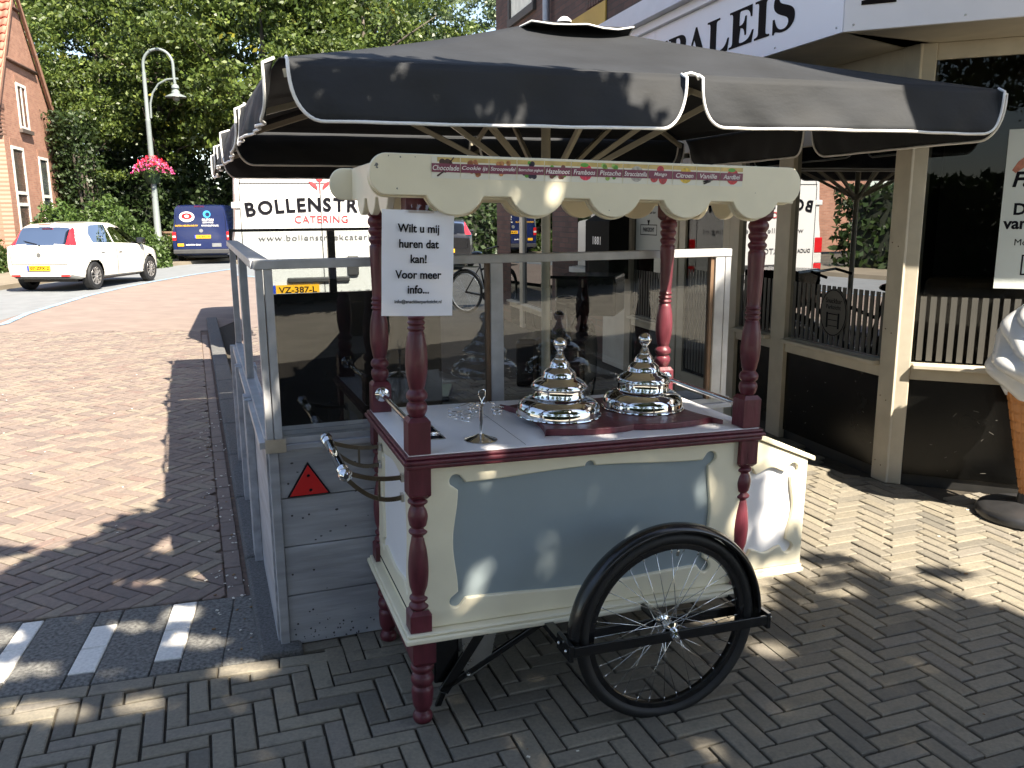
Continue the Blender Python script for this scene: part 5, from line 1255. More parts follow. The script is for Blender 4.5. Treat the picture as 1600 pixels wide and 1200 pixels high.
# white catering van
wvM = Matrix.Translation((-3.26, 9.72, 0)) @ Matrix.Rotation(R(110), 4, 'Z')        # local x = forward of the van, y = its left
wv = empty('parked_van', label='white catering van with red tulip logo and black lettering, its back towards the terrace', cat='van')
wv.matrix_world = Matrix.Translation(Vector((-3.16, 9.62, 0))+Vector((math.cos(R(17)), math.sin(R(17)), 0))*1.025) @ Matrix.Rotation(R(107), 4, 'Z')
van_loft(wv, 5.4, 2.05, 2.52, M_VANWHITE, taper=.90, zb0=.36, wheel_r=.34, axs=(1.1, 4.5))
mb = MB(); mb.box(-.10, .12, -.98, .98, .40, .56); mb.build('bumper', M_PLASTIC, wv, bevel=.02)
for s in (1, -1):
    y0, y1 = (.90, 1.018) if s > 0 else (-1.018, -.90)
    mb = MB(); mb.box(-.012, .07, y0, y1, 1.04, 1.25); t_ = mb.build('tail_lamp', M_LAMPRED, wv, bevel=.012)
    mb = MB(); mb.box(-.011, .07, y0+.005, y1-.005, .90, 1.039); mb.build('clear_lens', M_LAMPCLEAR, t_, bevel=.01)
    mb = MB(); mb.box(-.012, .07, y0, y1, .74, .899); mb.build('lower_lens', M_LAMPRED, t_, bevel=.012)
mb = MB(); mb.box(-.0065, .004, -.004, .004, .58, 2.36); mb.box(-.007, .004, -.88, .88, 2.365, 2.373) ; mb.box(-.0065, .004, -.885, .885, 1.955, 1.960)
mb.tube([(-.002, .885, .6), (-.002, .885, 1.9), (.0, .80, 2.36)], .005, 5); mb.tube([(-.002, -.885, .6), (-.002, -.885, 1.9), (.0, -.80, 2.36)], .005, 5); mb.build('door_seam', M_INK, wv)
mb = MB(); mb.box(-.03, .0, -.29, .42, .835, .895); mb.build('plate_light_bar', M_PLASTIC, wv, bevel=.012)
mb = MB(); mb.box(-.035, .0, -.40, -.27, .90, 1.13); mb.build('door_handle', M_PLASTIC, wv, bevel=.02)
for zz in (.75, 1.68, 2.2):
    for s in (1, -1): mb = MB(); mb.box(-.02, .03, s*.93-.05, s*.93+.05, zz, zz+.07); mb.build('hinge', M_VANWHITE, wv, bevel=.012)
number_plate(wv, 'VZ-387-L', -.014, .33, .755, .53, .115)
# arched lettering, one glyph after another
def arched(s, width, h, y0, z0, rise, m, nm='lettering', bold=.03):
    me_full = [text_mesh(c, 1., bold=bold, ext=.0) for c in s]
    ws_ = []
    for me in me_full:
        xs = [v.co.x for v in me.vertices]; ws_.append((max(xs)-min(xs)) if xs else .2)
        bpy.data.meshes.remove(me)
    gap = .13; tot = sum(ws_)+gap*(len(s)-1); k = width/tot; x = -width/2
    for c, w__ in zip(s, ws_):
        cx = x+w__*k/2; x += (w__+gap)*k; t = cx/(width/2); zz = z0+rise*(1-t*t); sl = -2*rise*t/(width/2)
        me = fit_text(c, w__*k, h*(1.0), bold=bold, ext=.0015)
        put(me, nm, m, wv, rearface(-.0085, y0-cx, zz) @ Matrix.Rotation(math.atan(sl), 4, 'Z'))
arched('BOLLENSTREEK', 1.66, .155, .0, 1.665, .055, M_INK)
put(fit_text('CATERING', .60, .082, bold=.004, ext=.0015, space=1.1), 'lettering', mat('red_print', (.62, .05, .06), .5), wv, rearface(-.0085, 0, 1.555))
put(fit_text('www.bollenstreekcatering.nl', 1.50, .085, bold=-.006, ext=.0015, space=1.12), 'lettering', mat('grey_print', (.12, .12, .13), .5), wv, rearface(-.0085, -.04, 1.34))
put(fit_text('OVERTO', .46, .075, bold=.0, ext=.0015), 'lettering', MATS['grey_print'], wv, rearface(-.0085, .33, 1.075))
put(fit_text('06 410 7257', .62, .085, bold=.0, ext=.0015), 'lettering', MATS['grey_print'], wv, rearface(-.0085, -.40, .69))
put(fit_text('DUCATO', .30, .05, bold=.01, ext=.002), 'badge', M_STEEL, wv, rearface(-.009, .68, 1.075))
# tulip-fork mark
MR = MATS['red_print']
leaf = lambda s: [(s*x, y) for x, y in ((.03, -.02), (.055, .0), (.10, .035), (.125, .075), (.085, .068), (.045, .045), (.028, .01))]
put(plate([leaf(1)], .003), 'tulip_leaf', MR, wv, rearface(-.0085, 0, 1.905)); put(plate([leaf(-1)[::-1]], .003), 'tulip_leaf', MR, wv, rearface(-.0085, 0, 1.905))
bulb = [(-.045, .20), (-.045, .12), (-.03, .085), (0, .07), (.03, .085), (.045, .12), (.045, .20), (.024, .20), (.022, .13), (.012, .13), (.010, .20), (-.010, .20), (-.012, .13), (-.022, .13), (-.024, .20)]
put(plate([bulb], .003), 'tulip_head', MR, wv, rearface(-.0085, 0, 1.905)); put(plate([[(-.006, -.06), (.006, -.06), (.006, .075), (-.006, .075)]], .003), 'tulip_stem', MR, wv, rearface(-.0086, 0, 1.905))

# ------------------------------------------------------------ BICYCLES
def bicycle(M, label, crate=False):
    e = empty('parked_bicycle', label=label, cat='bicycle', group='bicycles parked by the shop', M=M)
    for x in (0, 1.08):
        w_ = bpy.data.objects.new('wheel', None); link(w_, e); w_.location = (x, 0, .345)
        mb = MB(); mb.tube([(.33*math.cos(2*math.pi*i/40), 0, .33*math.sin(2*math.pi*i/40)) for i in range(40)], .019, 8, closed=True); mb.build('tyre', M_RUBBER, w_)
        mb = MB(); mb.tube([(.30*math.cos(2*math.pi*i/40), 0, .30*math.sin(2*math.pi*i/40)) for i in range(40)], .008, 6, closed=True)
        for k in range(18): a = 2*math.pi*k/18; mb.tube([(.02*math.cos(a), 0, .02*math.sin(a)), (.3*math.cos(a), 0, .3*math.sin(a))], .0012, 4)
        mb.build('rim', M_STEEL, w_)
        mb = MB(); mb.tube([(.36*math.cos(R(a)), 0, .36*math.sin(R(a))) for a in range(10, 171, 10)], .02, 6); mb.build('mudguard', M_BLACK, w_)
    mb = MB(); H = [(0, .345), (.43, .30), (.30, .85), (.88, .88), (1.08, .345)]
    T = lambda a, b, r=.016: mb.tube([(a[0], 0, a[1]), (b[0], 0, b[1])], r, 8)
    T((0, .345), (.43, .30)); T((.43, .30), (.27, .92)); T((.43, .30), (.88, .82)); T((.33, .72), (.86, .90)); T((0, .345), (.31, .78), .01); T((.84, 1.02), (.92, .70)); T((.92, .70), (1.08, .345)); mb.build('frame', M_BLACK, e)
    mb = MB(); mb.ball((.24, 0, .98), .09, 12, 8, sz=.4); mb.build('saddle', M_BLACK, e)
    mb = MB(); mb.tube([(.66, -.29, 1.06), (.80, -.26, 1.10), (.84, 0, 1.09), (.80, .26, 1.10), (.66, .29, 1.06)], .012, 8); mb.tube([(.84, 0, 1.09), (.84, 0, 1.0)], .012, 8); mb.build('handlebar', M_BLACK, e)
    mb = MB(); mb.lathe([(.07, -.004), (.07, .004)], 20, (.43, -.03, .30), ax='Y'); mb.bar((.43, -.06, .30), (.52, -.06, .16), .015, .02); mb.box(.49, .56, -.13, -.05, .15, .17); mb.build('crank', M_BLACK, e)
    mb = MB(); mb.bar((-.25, 0, .76), (.25, 0, .76), .12, .012); mb.build('carrier', M_BLACK, e)
    if crate: mb = MB(); mb.box(.92, 1.42, -.25, .25, .78, 1.10); mb.build('crate', M_BLACK, e, bevel=.02); mb = MB(); mb.box(-.32, .18, .08, .24, .42, .76); mb.build('pannier_bag', M_BLACK, e, bevel=.03); mb = MB(); mb.box(-.32, .18, -.24, -.08, .42, .76); mb.build('pannier_bag', M_BLACK, e, bevel=.03)
bicycle(Matrix.Translation((-.75, 13.9, 0)) @ Matrix.Rotation(R(-35), 4, 'Z'), 'black bicycle parked beyond the glass screen, its front wheel beside the paper notice')
bicycle(Matrix.Translation((.34, 5.95, 0)) @ Matrix.Rotation(R(74), 4, 'Z'), 'black bicycle with a big black crate parked against the snack bar behind the umbrella pole', True)

# ------------------------------------------------------------ HOUSE
hx, hy = -15.0, 26.0; ga = R(104)
hM = Matrix.Translation((hx, hy, 0)) @ Matrix.Rotation(ga, 4, 'Z')       # local x along the gable wall going away, y = to the left (front wall)
house = empty('brick_house', label='orange brick house with steep red tiled roof and tall white-framed windows on the left edge', cat='house', M=hM)
g = [(0, 0), (7.6, 0), (7.2, 3.2), (4.3, 6.6), (2.35, 8.75), (.15, 5.3), (0, 4.9)]
mb = MB(); mb.add([(x, 0, z) for x, z in g]+[(x, .3, z) for x, z in g], [tuple(range(7)), tuple(range(13, 6, -1))]+[(i, 7+i, 7+(i+1) % 7, (i+1) % 7) for i in range(7)]); mb.build('gable_wall', M_REDBRICK, house)
fM = Matrix.Rotation(R(90), 4, 'Z')
mb = MB(); mb.box(0, 9, .0, .3, 0, 4.9); o = mb.build('front_wall', M_REDBRICK, house); o.matrix_local = Matrix.Translation((.0, .3, 0)) @ Matrix.Rotation(R(90), 4, 'Z') @ Matrix.Translation((0, -.3, 0))
# eave corbel
mb = MB()
for k in range(7): mb.box(-.10-.055*k, .32, .0, .42, 4.0+.11*k, 4.06+.11*k)
mb.box(-.55, .35, -.02, 8, 4.78, 4.92); mb.build('corbel', mat('dark_header_brick', (.16, .09, .07), .8, var=.3, scale=10), house)
mb = MB(); mb.box(4.2-.0, 4.3, 0, 0, 0, 0) if False else None
mb.tube([(.5, -.05, 6.35), (4.1, -.05, 6.35)], .06, 4); mb.tube([(1.75, -.05, 8.05), (3.0, -.05, 8.05)], .05, 4); mb.build('brick_band', MATS['dark_header_brick'], house)
# tiled roof: courses of pantiles with real steps
def tiled(parent, y0, y1, xa, za, xb, zb, rows, cols, name='roof'):
    rf = bpy.data.objects.new(name, None); link(rf, parent)
    mt = mat('red_pantile', (.40, .13, .085), .7, var=.3, scale=1.4, bump=.2, bscale=14, detail=8)
    mb = MB(); n = cols*5
    d = Vector((xb-xa, 0, zb-za)); nr = Vector((-(zb-za), 0, xb-xa)).normalized(); nr = nr if nr.z > 0 else -nr
    for r in range(rows):
        a = Vector((xa, 0, za))+d*(r/rows); b = Vector((xa, 0, za))+d*((r+1.08)/rows); vs = []
        for i in range(n+1):
            y = y0+(y1-y0)*i/n; wv_ = .035*math.sin(2*math.pi*i/5)
            vs += [a+nr*(.07+wv_)+Vector((0, y, 0)), b+nr*(.01+wv_)+Vector((0, y, 0)), a+nr*(.03+wv_)+Vector((0, y, 0))]
        fs = []
        for i in range(n): fs += [(3*i, 3*i+1, 3*i+4, 3*i+3), (3*i+2, 3*i, 3*i+3, 3*i+5)]
        mb.add(vs, fs, True)
    o = mb.build('roof_tiles', mt, rf, kind='stuff', auto=False); return rf
tiled(house, -.12, 9, -.62, 4.86, 2.35, 8.85, 15, 34)
mb = MB(); q = [(-.62, 4.80), (2.35, 8.80), (2.35, 8.62), (-.45, 4.80)]
mb.add([(x, -.14, z) for x, z in q]+[(x, -.05, z) for x, z in q], [(0,1,2,3), (7,6,5,4), (0,4,5,1), (1,5,6,2), (2,6,7,3), (3,7,4,0)])
q = [(2.35, 8.80), (4.4, 6.62), (7.4, 3.2), (7.2, 3.1), (4.2, 6.5), (2.35, 8.62)]
mb.add([(x, -.14, z) for x, z in q]+[(x, -.05, z) for x, z in q], [tuple(range(6)), tuple(range(11, 5, -1))]+[(i, 6+i, 6+(i+1) % 6, (i+1) % 6) for i in range(6)]); mb.build('verge_board', mat('verge_brick', (.30, .16, .11), .8, var=.2), house)
mb = MB(); mb.tube([(2.35, -.15, 8.88), (2.35, 9, 8.88)], .12, 8); mb.build('ridge', MATS['red_pantile'], house)
def hwin(x0, x1, z0, z1, bars, mull=True):
    mb = MB(); mb.box(x0, x1, -.03, .06, z0, z0+.09); mb.box(x0, x1, -.03, .06, z1-.09, z1); mb.box(x0, x0+.10, -.03, .06, z0+.091, z1-.091); mb.box(x1-.10, x1, -.03, .06, z0+.091, z1-.091)
    for b in bars: mb.box(x0+.101, x1-.101, -.025, .05, b-.05, b+.05)
    if mull: mb.box((x0+x1)/2-.05, (x0+x1)/2+.05, -.02, .045, z0+.091, z1-.091)
    w_ = mb.build('window', mat('white_window_paint', (.74, .72, .66), .5), house)
    mb = MB(); mb.box(x0+.05, x1-.05, .0, .012, z0+.05, z1-.05); mb.build('pane', mat('dark_pane', (.10, .13, .13), .08, coat=.6, var=.5, scale=2), w_)
    mb = MB(); mb.box(x0-.12, x1+.12, -.10, .0, z0-.12, z0-.001); mb.build('sill', mat('dark_sill', (.10, .08, .07), .6), w_)
hwin(1.75, 2.75, 4.35, 5.75, [], True)
hwin(.55, 1.75, .9, 3.75, [2.35, 2.0], False); hwin(3.35, 4.45, .9, 3.6, [2.3, 1.9], False)
for b_ in ((.5, 1.8, -.012, .0, 3.76, 3.98), (3.3, 4.5, -.012, 0, 3.61, 3.83), (1.7, 2.8, -.012, 0, 5.76, 5.96)): mb = MB(); mb.box(*b_); mb.build('brick_lintel', MATS['verge_brick'], house)
mb = MB(); mb.box(-.06, -.0, .5, 1.9, 2.75, 3.45); sg_ = mb.build('shop_plate', M_WHT, house); put(text_mesh('T', .5, bold=.02), 'lettering', M_INK, house, Matrix(((0, 0, -1, -.062), (-1, 0, 0, .66), (0, 1, 0, 3.08), (0, 0, 0, 1))))

# ------------------------------------------------------------ LAMP POST AND FLOWER BASKET
lp = empty('street_lamp', loc=(-12.78, 31.1, 0), label='tall grey street lamp with a swan-neck arm and dish shade rising behind the parked cars', cat='street lamp')
ML_ = mat('grey_lamp_paint', (.19, .22, .22), .4, var=.05)
mb = MB(); mb.lathe([(.15, 0), (.15, .9), (.12, .95), (.10, 2.6), (.085, 4.9), (.09, 4.95), (.07, 5.0), (.065, 6.55)], 16); mb.build('pole', ML_, lp)
cx_, cz_, rr = .52, 6.78, .52
mb = MB(); mb.tube([(0, 0, 6.5)]+[(cx_-rr*math.cos(R(a)), 0, cz_+rr*math.sin(R(a))) for a in range(0, 181, 12)]+[(1.04, 0, 6.35), (1.06, 0, 6.15)], .05, 10)
mb.tube([(.12, 0, 5.0), (.14, 0, 5.5), (.25, 0, 5.85), (.48, 0, 6.15), (.80, 0, 6.30), (1.18, 0, 6.32)], .035, 8); mb.build('swan_neck', ML_, lp)
mb = MB(); mb.lathe([(.04, 6.15), (.12, 6.08), (.13, 6.0), (.09, 5.95), (.14, 5.88), (.14, 5.82), (.36, 5.72), (.37, 5.69), (.13, 5.71), (.10, 5.6), (.02, 5.55)][::-1], 24, (1.06, 0, 0)); mb.build('lamp_shade', ML_, lp)
fb = empty('flower_basket', loc=(-12.78, 31.1, 3.35), label='hanging basket overflowing with pink and red geraniums halfway up the street lamp', cat='flower basket')
mb = MB(); mb.lathe([(.25, -.75), (.45, -.45), (.62, -.05), (.6, 0), (.1, .05)], 20); mb.build('basket', mat('green_basket', (.03, .06, .03), .7), fb)
def petals(name, m, n, R1, seed, parent, s0=.05, s1=.09, zoff=.25):
    rnd = np.random.RandomState(seed)
    d = rnd.normal(size=(n, 3)); d /= np.linalg.norm(d, axis=1)[:, None]; d[:, 2] = np.abs(d[:, 2])*.9-.12
    P = d*np.array([R1, R1, .62])*rnd.uniform(.82, 1.08, (n, 1)); P[:, 2] += zoff-.25-.12*(np.abs(d[:, 0]))
    leafmesh(name, m, P, rnd.uniform(s0, s1, n), rnd, parent, kind='stuff')
def leafmesh(name, m, P, size, rnd, parent, kind=None, link_it=True, aspect=.62):
    n = len(P); a = rnd.normal(size=(n, 3)); a /= np.linalg.norm(a, axis=1)[:, None]
    b = np.cross(a, rnd.normal(size=(n, 3))); b /= np.linalg.norm(b, axis=1)[:, None]
    s = np.asarray(size)[:, None]; a = a*s; b = b*s*aspect
    c = np.cross(a, b); c /= (np.linalg.norm(c, axis=1)[:, None]+1e-9); c = c*s*.22
    Vt = np.stack([P-a, P+b*.9+c, P+a, P-b*.9+c], 1).reshape(-1, 3)
    me = bpy.data.meshes.new(name); me.vertices.add(4*n); me.vertices.foreach_set('co', Vt.ravel())
    me.loops.add(4*n); me.loops.foreach_set('vertex_index', np.arange(4*n)); me.polygons.add(n)
    me.polygons.foreach_set('loop_start', np.arange(0, 4*n, 4)); 
    at = me.attributes.new('tone', 'FLOAT', 'FACE'); at.data.foreach_set('value', rnd.uniform(0, 1, n))
    me.materials.append(m); me.update(calc_edges=True)
    if not link_it: return me
    o = bpy.data.objects.new(name, me); link(o, parent)
    if kind: o['kind'] = kind
    return o
def leafmat(name, tones, tr=.35, rough=.45):
    if name in MATS: return MATS[name]
    m = bpy.data.materials.new(name); m.use_nodes = True; MATS[name] = m
    n = m.node_tree.nodes; l = m.node_tree.links; p = n['Principled BSDF']; p.inputs['Roughness'].default_value = rough
    at = n.new('ShaderNodeAttribute'); at.attribute_name = 'tone'; cr = n.new('ShaderNodeValToRGB'); e_ = cr.color_ramp.elements
    e_[0].color = (*tones[0], 1); e_[1].color = (*tones[-1], 1)
    for i, c in enumerate(tones[1:-1]): e_.new((i+1)/(len(tones)-1)).color = (*c, 1)
    l.new(at.outputs['Fac'], cr.inputs[0])
    nz = n.new('ShaderNodeTexNoise'); nz.inputs['Scale'].default_value = .8; nz.inputs['Detail'].default_value = 3
    g_ = n.new('ShaderNodeNewGeometry'); l.new(g_.outputs['Position'], nz.inputs[0])
    mr = n.new('ShaderNodeMapRange'); mr.inputs[1].default_value = .3; mr.inputs[2].default_value = .7; mr.inputs[3].default_value = .7; mr.inputs[4].default_value = 1.3; l.new(nz.outputs[0], mr.inputs[0])
    mu = n.new('ShaderNodeMix'); mu.data_type = 'RGBA'; mu.blend_type = 'MULTIPLY'; mu.inputs[0].default_value = 1; l.new(cr.outputs[0], mu.inputs[6]); l.new(mr.outputs[0], mu.inputs[7])
    l.new(mu.outputs[2], p.inputs['Base Color'])
    t = n.new('ShaderNodeBsdfTranslucent'); l.new(mu.outputs[2], t.inputs[0]); mx = n.new('ShaderNodeMixShader'); mx.inputs[0].default_value = tr
    o = n['Material Output']; l.new(p.outputs[0], mx.inputs[1]); l.new(t.outputs[0], mx.inputs[2]); l.new(mx.outputs[0], o.inputs[0])
    return m
ML_LEAF = leafmat('tree_leaves', [(.035, .06, .014), (.065, .10, .02), (.10, .145, .028), (.16, .20, .042)])
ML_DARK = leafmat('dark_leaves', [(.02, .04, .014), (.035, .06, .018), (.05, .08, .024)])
ML_BIRCH = leafmat('silvery_leaves', [(.10, .15, .07), (.16, .21, .11), (.2, .26, .14)])
ML_YEL = leafmat('yellowing_leaves', [(.30, .26, .03), (.22, .24, .04)])
ML_BUSH = leafmat('bush_leaves', [(.04, .075, .018), (.065, .11, .024), (.095, .15, .033)])
fb.scale = (.74, .74, .80)
petals('leaves', ML_BUSH, 700, .80, 3, fb, .05, .09, .05)
petals('trailing_leaves', ML_BUSH, 260, .95, 9, fb, .04, .08, -.15)
petals('red_flowers', leafmat('red_petals', [(.75, .03, .05), (.8, .05, .10)], .25), 300, .76, 4, fb, .045, .08, .25)
petals('pink_flowers', leafmat('pink_petals', [(.80, .08, .30), (.85, .16, .40)], .25), 340, .92, 5, fb, .045, .08, .12)

# ------------------------------------------------------------ TREES
M_BARK = mat('bark', (.09, .075, .06), .9, var=.35, scale=6, bump=.8, bscale=18)
def crown_points(rnd, nclump, per, rx, rz, cz, csize, hollow=.45):
    """leaves on rounded boughs: big lobes on an ellipsoid, each a shell of leaf sprays"""
    nl = 34; d = rnd.normal(size=(nl, 3)); d /= np.linalg.norm(d, axis=1)[:, None]
    C = d*rnd.uniform(.55, .92, (nl, 1))*np.array([rx, rx, rz]); C[:, 2] += cz; RL = rnd.uniform(.26, .42, nl)*rx
    tot = nclump*per; k = rnd.randint(0, nl, nclump)
    e_ = rnd.normal(size=(nclump, 3)); e_[:, 2] += .45; e_ /= np.linalg.norm(e_, axis=1)[:, None]
    S = C[k]+e_*(RL[k]*rnd.uniform(.75, 1.08, nclump))[:, None]*np.array([1, 1, .72])
    P = S[:, None, :]+rnd.normal(size=(nclump, per, 3))*np.array([csize*.62, csize*.62, csize*.26])
    return P.reshape(-1, 3)
TREE = {}
def tree_proto(kind, seed, rx, rz, cz, nclump=150, per=75, cs=.42, leaf=(.10, .17), m=None, trunk_h=4., tr=.24, yellow=True):
    rnd = np.random.RandomState(seed)
    cr = leafmesh('crown', m, crown_points(rnd, nclump, per, rx, rz, cz, cs), rnd.uniform(leaf[0], leaf[1], nclump*per), rnd, None, link_it=False)
    mb = MB(); rr = random.Random(seed)
    top = Vector((rr.uniform(-.3, .3), rr.uniform(-.3, .3), cz+rz*.5))
    mb.tube([(0, 0, -.1), (.03, 0, .4), (top.x*.3, top.y*.3, trunk_h), (top.x*.6, top.y*.6, cz), top], [tr*1.35, tr, tr*.8, tr*.5, tr*.12], 10)
    for k in range(11):
        a = rr.random()*6.28; z0 = trunk_h*.75+rr.random()*(cz-trunk_h*.6); b0 = Vector((top.x*.4, top.y*.4, z0)); L_ = rx*rr.uniform(.6, .95)
        mb.tube([b0, b0+Vector((L_*.4*math.cos(a), L_*.4*math.sin(a), L_*.30)), b0+Vector((L_*math.cos(a), L_*math.sin(a), L_*rr.uniform(.35, .8)))], [tr*.36, tr*.22, tr*.06], 6)
    t_ = mb.build('trunk', M_BARK, None, auto=False); tm_ = t_.data; bpy.data.objects.remove(t_)
    ye = None
    if yellow:
        ye = leafmesh('yellow_leaves', ML_YEL, crown_points(rnd, 22, 6, rx*1.02, rz*1.0, cz, .3, .9), rnd.uniform(leaf[0], leaf[1], 132), rnd, None, link_it=False)
    TREE[kind] = (cr, tm_, ye)
def plant(kind, x, y, s, rz, label, name='broadleaf_tree', group=None, sz=None, cat='tree'):
    cr, tm_, ye = TREE[kind]; e = empty(name, loc=(x, y, 0), rz=rz, label=label, cat=cat, group=group); e.scale = (s, s, sz or s)
    for nm, me in (('trunk', tm_), ('crown', cr), ('yellow_leaves', ye)):
        if me is not None: o = bpy.data.objects.new(nm, me); link(o, e)
    return e
tree_proto('a', 11, 4.2, 4.6, 7.6, m=ML_LEAF, nclump=520, per=44, cs=.50, leaf=(.08, .145))
tree_proto('b', 12, 4.0, 5.2, 8.2, m=ML_LEAF, nclump=520, per=44, cs=.46, leaf=(.08, .14))
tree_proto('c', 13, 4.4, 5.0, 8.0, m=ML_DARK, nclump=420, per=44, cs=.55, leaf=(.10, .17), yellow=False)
tree_proto('w', 14, 2.6, 5.0, 8.5, m=ML_BIRCH, nclump=150, per=70, cs=.36, leaf=(.07, .12), tr=.15, yellow=False)
G1 = 'broadleaf trees beyond the parked cars'
TL = [('a', -17.6, 38, 1.0, 'broad tree with its trunk in ivy directly right of the brick gable'), ('b', -14.2, 36.0, .86, 'bushy green tree right behind the street lamp arm'), ('a', -9.8, 35.5, .98, 'bright leafy tree over the blue van'),
      ('b', -6.0, 36.5, .95, 'tall tree whose crown meets the umbrella corner'), ('a', -3.4, 38.5, .74, 'tree behind the umbrella canopy, left of the sky gap'), ('c', -19.5, 43, 1.25, 'dark tall tree above the house roof'),
      ('c', -12.5, 44.0, 1.05, 'dark tree in the second row above the lamp'), ('c', -7.0, 45.0, 1.0, 'dark tree in the second row behind the white van'), ('c', .5, 47, .8, 'dark tree far behind the bicycles by the brick wall'),
      ('b', -17.0, 33.0, .62, 'smaller tree with a low crown close behind the gable wall'), ('c', -9.5, 48, 1.0, 'dark tree deep in the gap above the blue van'), ('c', -5.0, 52, 1.0, 'dark tree deep behind the white van roof'), ('a', -7.2, 33.0, .66, 'lower tree whose branches reach down beside the blue van')]
for i, (k, x, y, s, lb) in enumerate(TL): plant(k, x, y, s, i*1.3+.4, lb, group=G1)
plant('w', -3.4, 52, 1.25, .5, 'pale slender birch left in the sky gap above the umbrella', 'birch_tree'); plant('w', .2, 50, 1.15, 2.5, 'pale birch touching the edge of the dark brick wall', 'birch_tree')
# hedge and bushes
def bush(x, y, rx, h, label, m=None, n=1500, group=None, dens=1., ry=None, name='bush', kind=None, cat='bush', leaf=(.05, .09)):
    rnd = np.random.RandomState(int(abs(x*13+y*7)*10) % 9999); d = rnd.normal(size=(n, 3)); d /= np.linalg.norm(d, axis=1)[:, None]; d[:, 2] = np.abs(d[:, 2])
    n *= 2; d = rnd.normal(size=(n, 3)); d /= np.linalg.norm(d, axis=1)[:, None]; d[:, 2] = np.abs(d[:, 2])
    P = d*np.array([rx, ry or rx, h])*(rnd.uniform(.76, 1.05, (n, 1)))*(1+.08*np.sin(5*d[:, :1]*3))
    e = empty(name, loc=(x, y, 0), label=label, cat=cat, group=group)
    leafmesh('foliage', m or ML_BUSH, P, rnd.uniform(*leaf, n), rnd, e)
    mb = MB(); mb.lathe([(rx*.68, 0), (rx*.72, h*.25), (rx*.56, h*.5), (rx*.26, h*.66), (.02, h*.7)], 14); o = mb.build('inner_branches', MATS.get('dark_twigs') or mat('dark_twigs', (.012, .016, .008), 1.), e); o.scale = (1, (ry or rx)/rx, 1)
GB = 'bushes in front of the house'
bush(-15.6, 23.6, 1.5, 1.75, 'round clipped bush at the left picture edge by the house corner', n=3500, group=GB)
bush(-13.6, 26.0, 1.0, 1.95, 'low bush under the second gable window', n=2200, group=GB); bush(-13.1, 28.0, 1.0, 2.1, 'taller bush behind the roof of the white hatchback', n=2600, group=GB); bush(-12.2, 27.2, 1.15, 1.45, 'wide bush between the white hatchback and the street lamp', n=3500, group=GB)
for i, (x, y) in enumerate([(-20+2.6*k, 35.5+.5*(k % 3)) for k in range(10)]):
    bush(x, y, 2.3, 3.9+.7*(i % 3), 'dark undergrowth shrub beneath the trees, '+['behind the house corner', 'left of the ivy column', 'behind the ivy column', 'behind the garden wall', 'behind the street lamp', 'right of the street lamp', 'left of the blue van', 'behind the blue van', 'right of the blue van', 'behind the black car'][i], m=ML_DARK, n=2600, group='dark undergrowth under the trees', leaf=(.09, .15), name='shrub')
bush(-12.6, 31.3, .9, .9, 'small shrub at the foot of the street lamp', n=900, group=GB)
wl_ = empty('garden_wall', loc=(-13.4, 33.0, 0), label='low brown brick garden wall beyond the white hatchback', cat='wall')
mb = MB(); mb.box(-.9, .9, -.15, .15, 0, .95); mb.box(-.95, .95, -.2, .2, .951, 1.03); mb.build('wall_body', mat('old_brown_brick', (.17, .11, .07), .85, var=.4, scale=9, bump=.3), wl_, bevel=.02)
wl2 = empty('garden_wall', loc=(-15.6, 21.9, 0), label='low brown garden wall with a stone cap at the left picture edge', cat='wall')
mb = MB(); mb.box(-1.8, 1.2, -.15, .15, 0, .85); mb.build('wall_body', MATS['old_brown_brick'], wl2); mb = MB(); mb.box(-1.85, 1.25, -.2, .2, .851, .93); mb.build('cap', M_KERB, wl2, bevel=.02)
# ivy-covered trunk shape against the gable
iv = empty('ivy_column', loc=(-15.6, 31.6, 0), label='dark ivy and climbing stems on the right end of the brick gable wall', cat='ivy')
rnd = np.random.RandomState(5); n = 5200; P = np.stack([rnd.normal(0, .35, n), rnd.uniform(-1.0, 1.1, n), rnd.uniform(0, 1, n)**.9*5.2], 1); P[:, 1] += (P[:, 2]-2.5)*-.22
leafmesh('foliage', ML_DARK, P, rnd.uniform(.06, .11, n), rnd, iv)
mb = MB()
for k in range(5): mb.tube([(.2, -.8+.35*k, 0), (.25, -.6+.3*k, 2), (.25, -.9+.35*k, 3.8)], .05, 6)
mb.build('stems', M_BARK, iv)

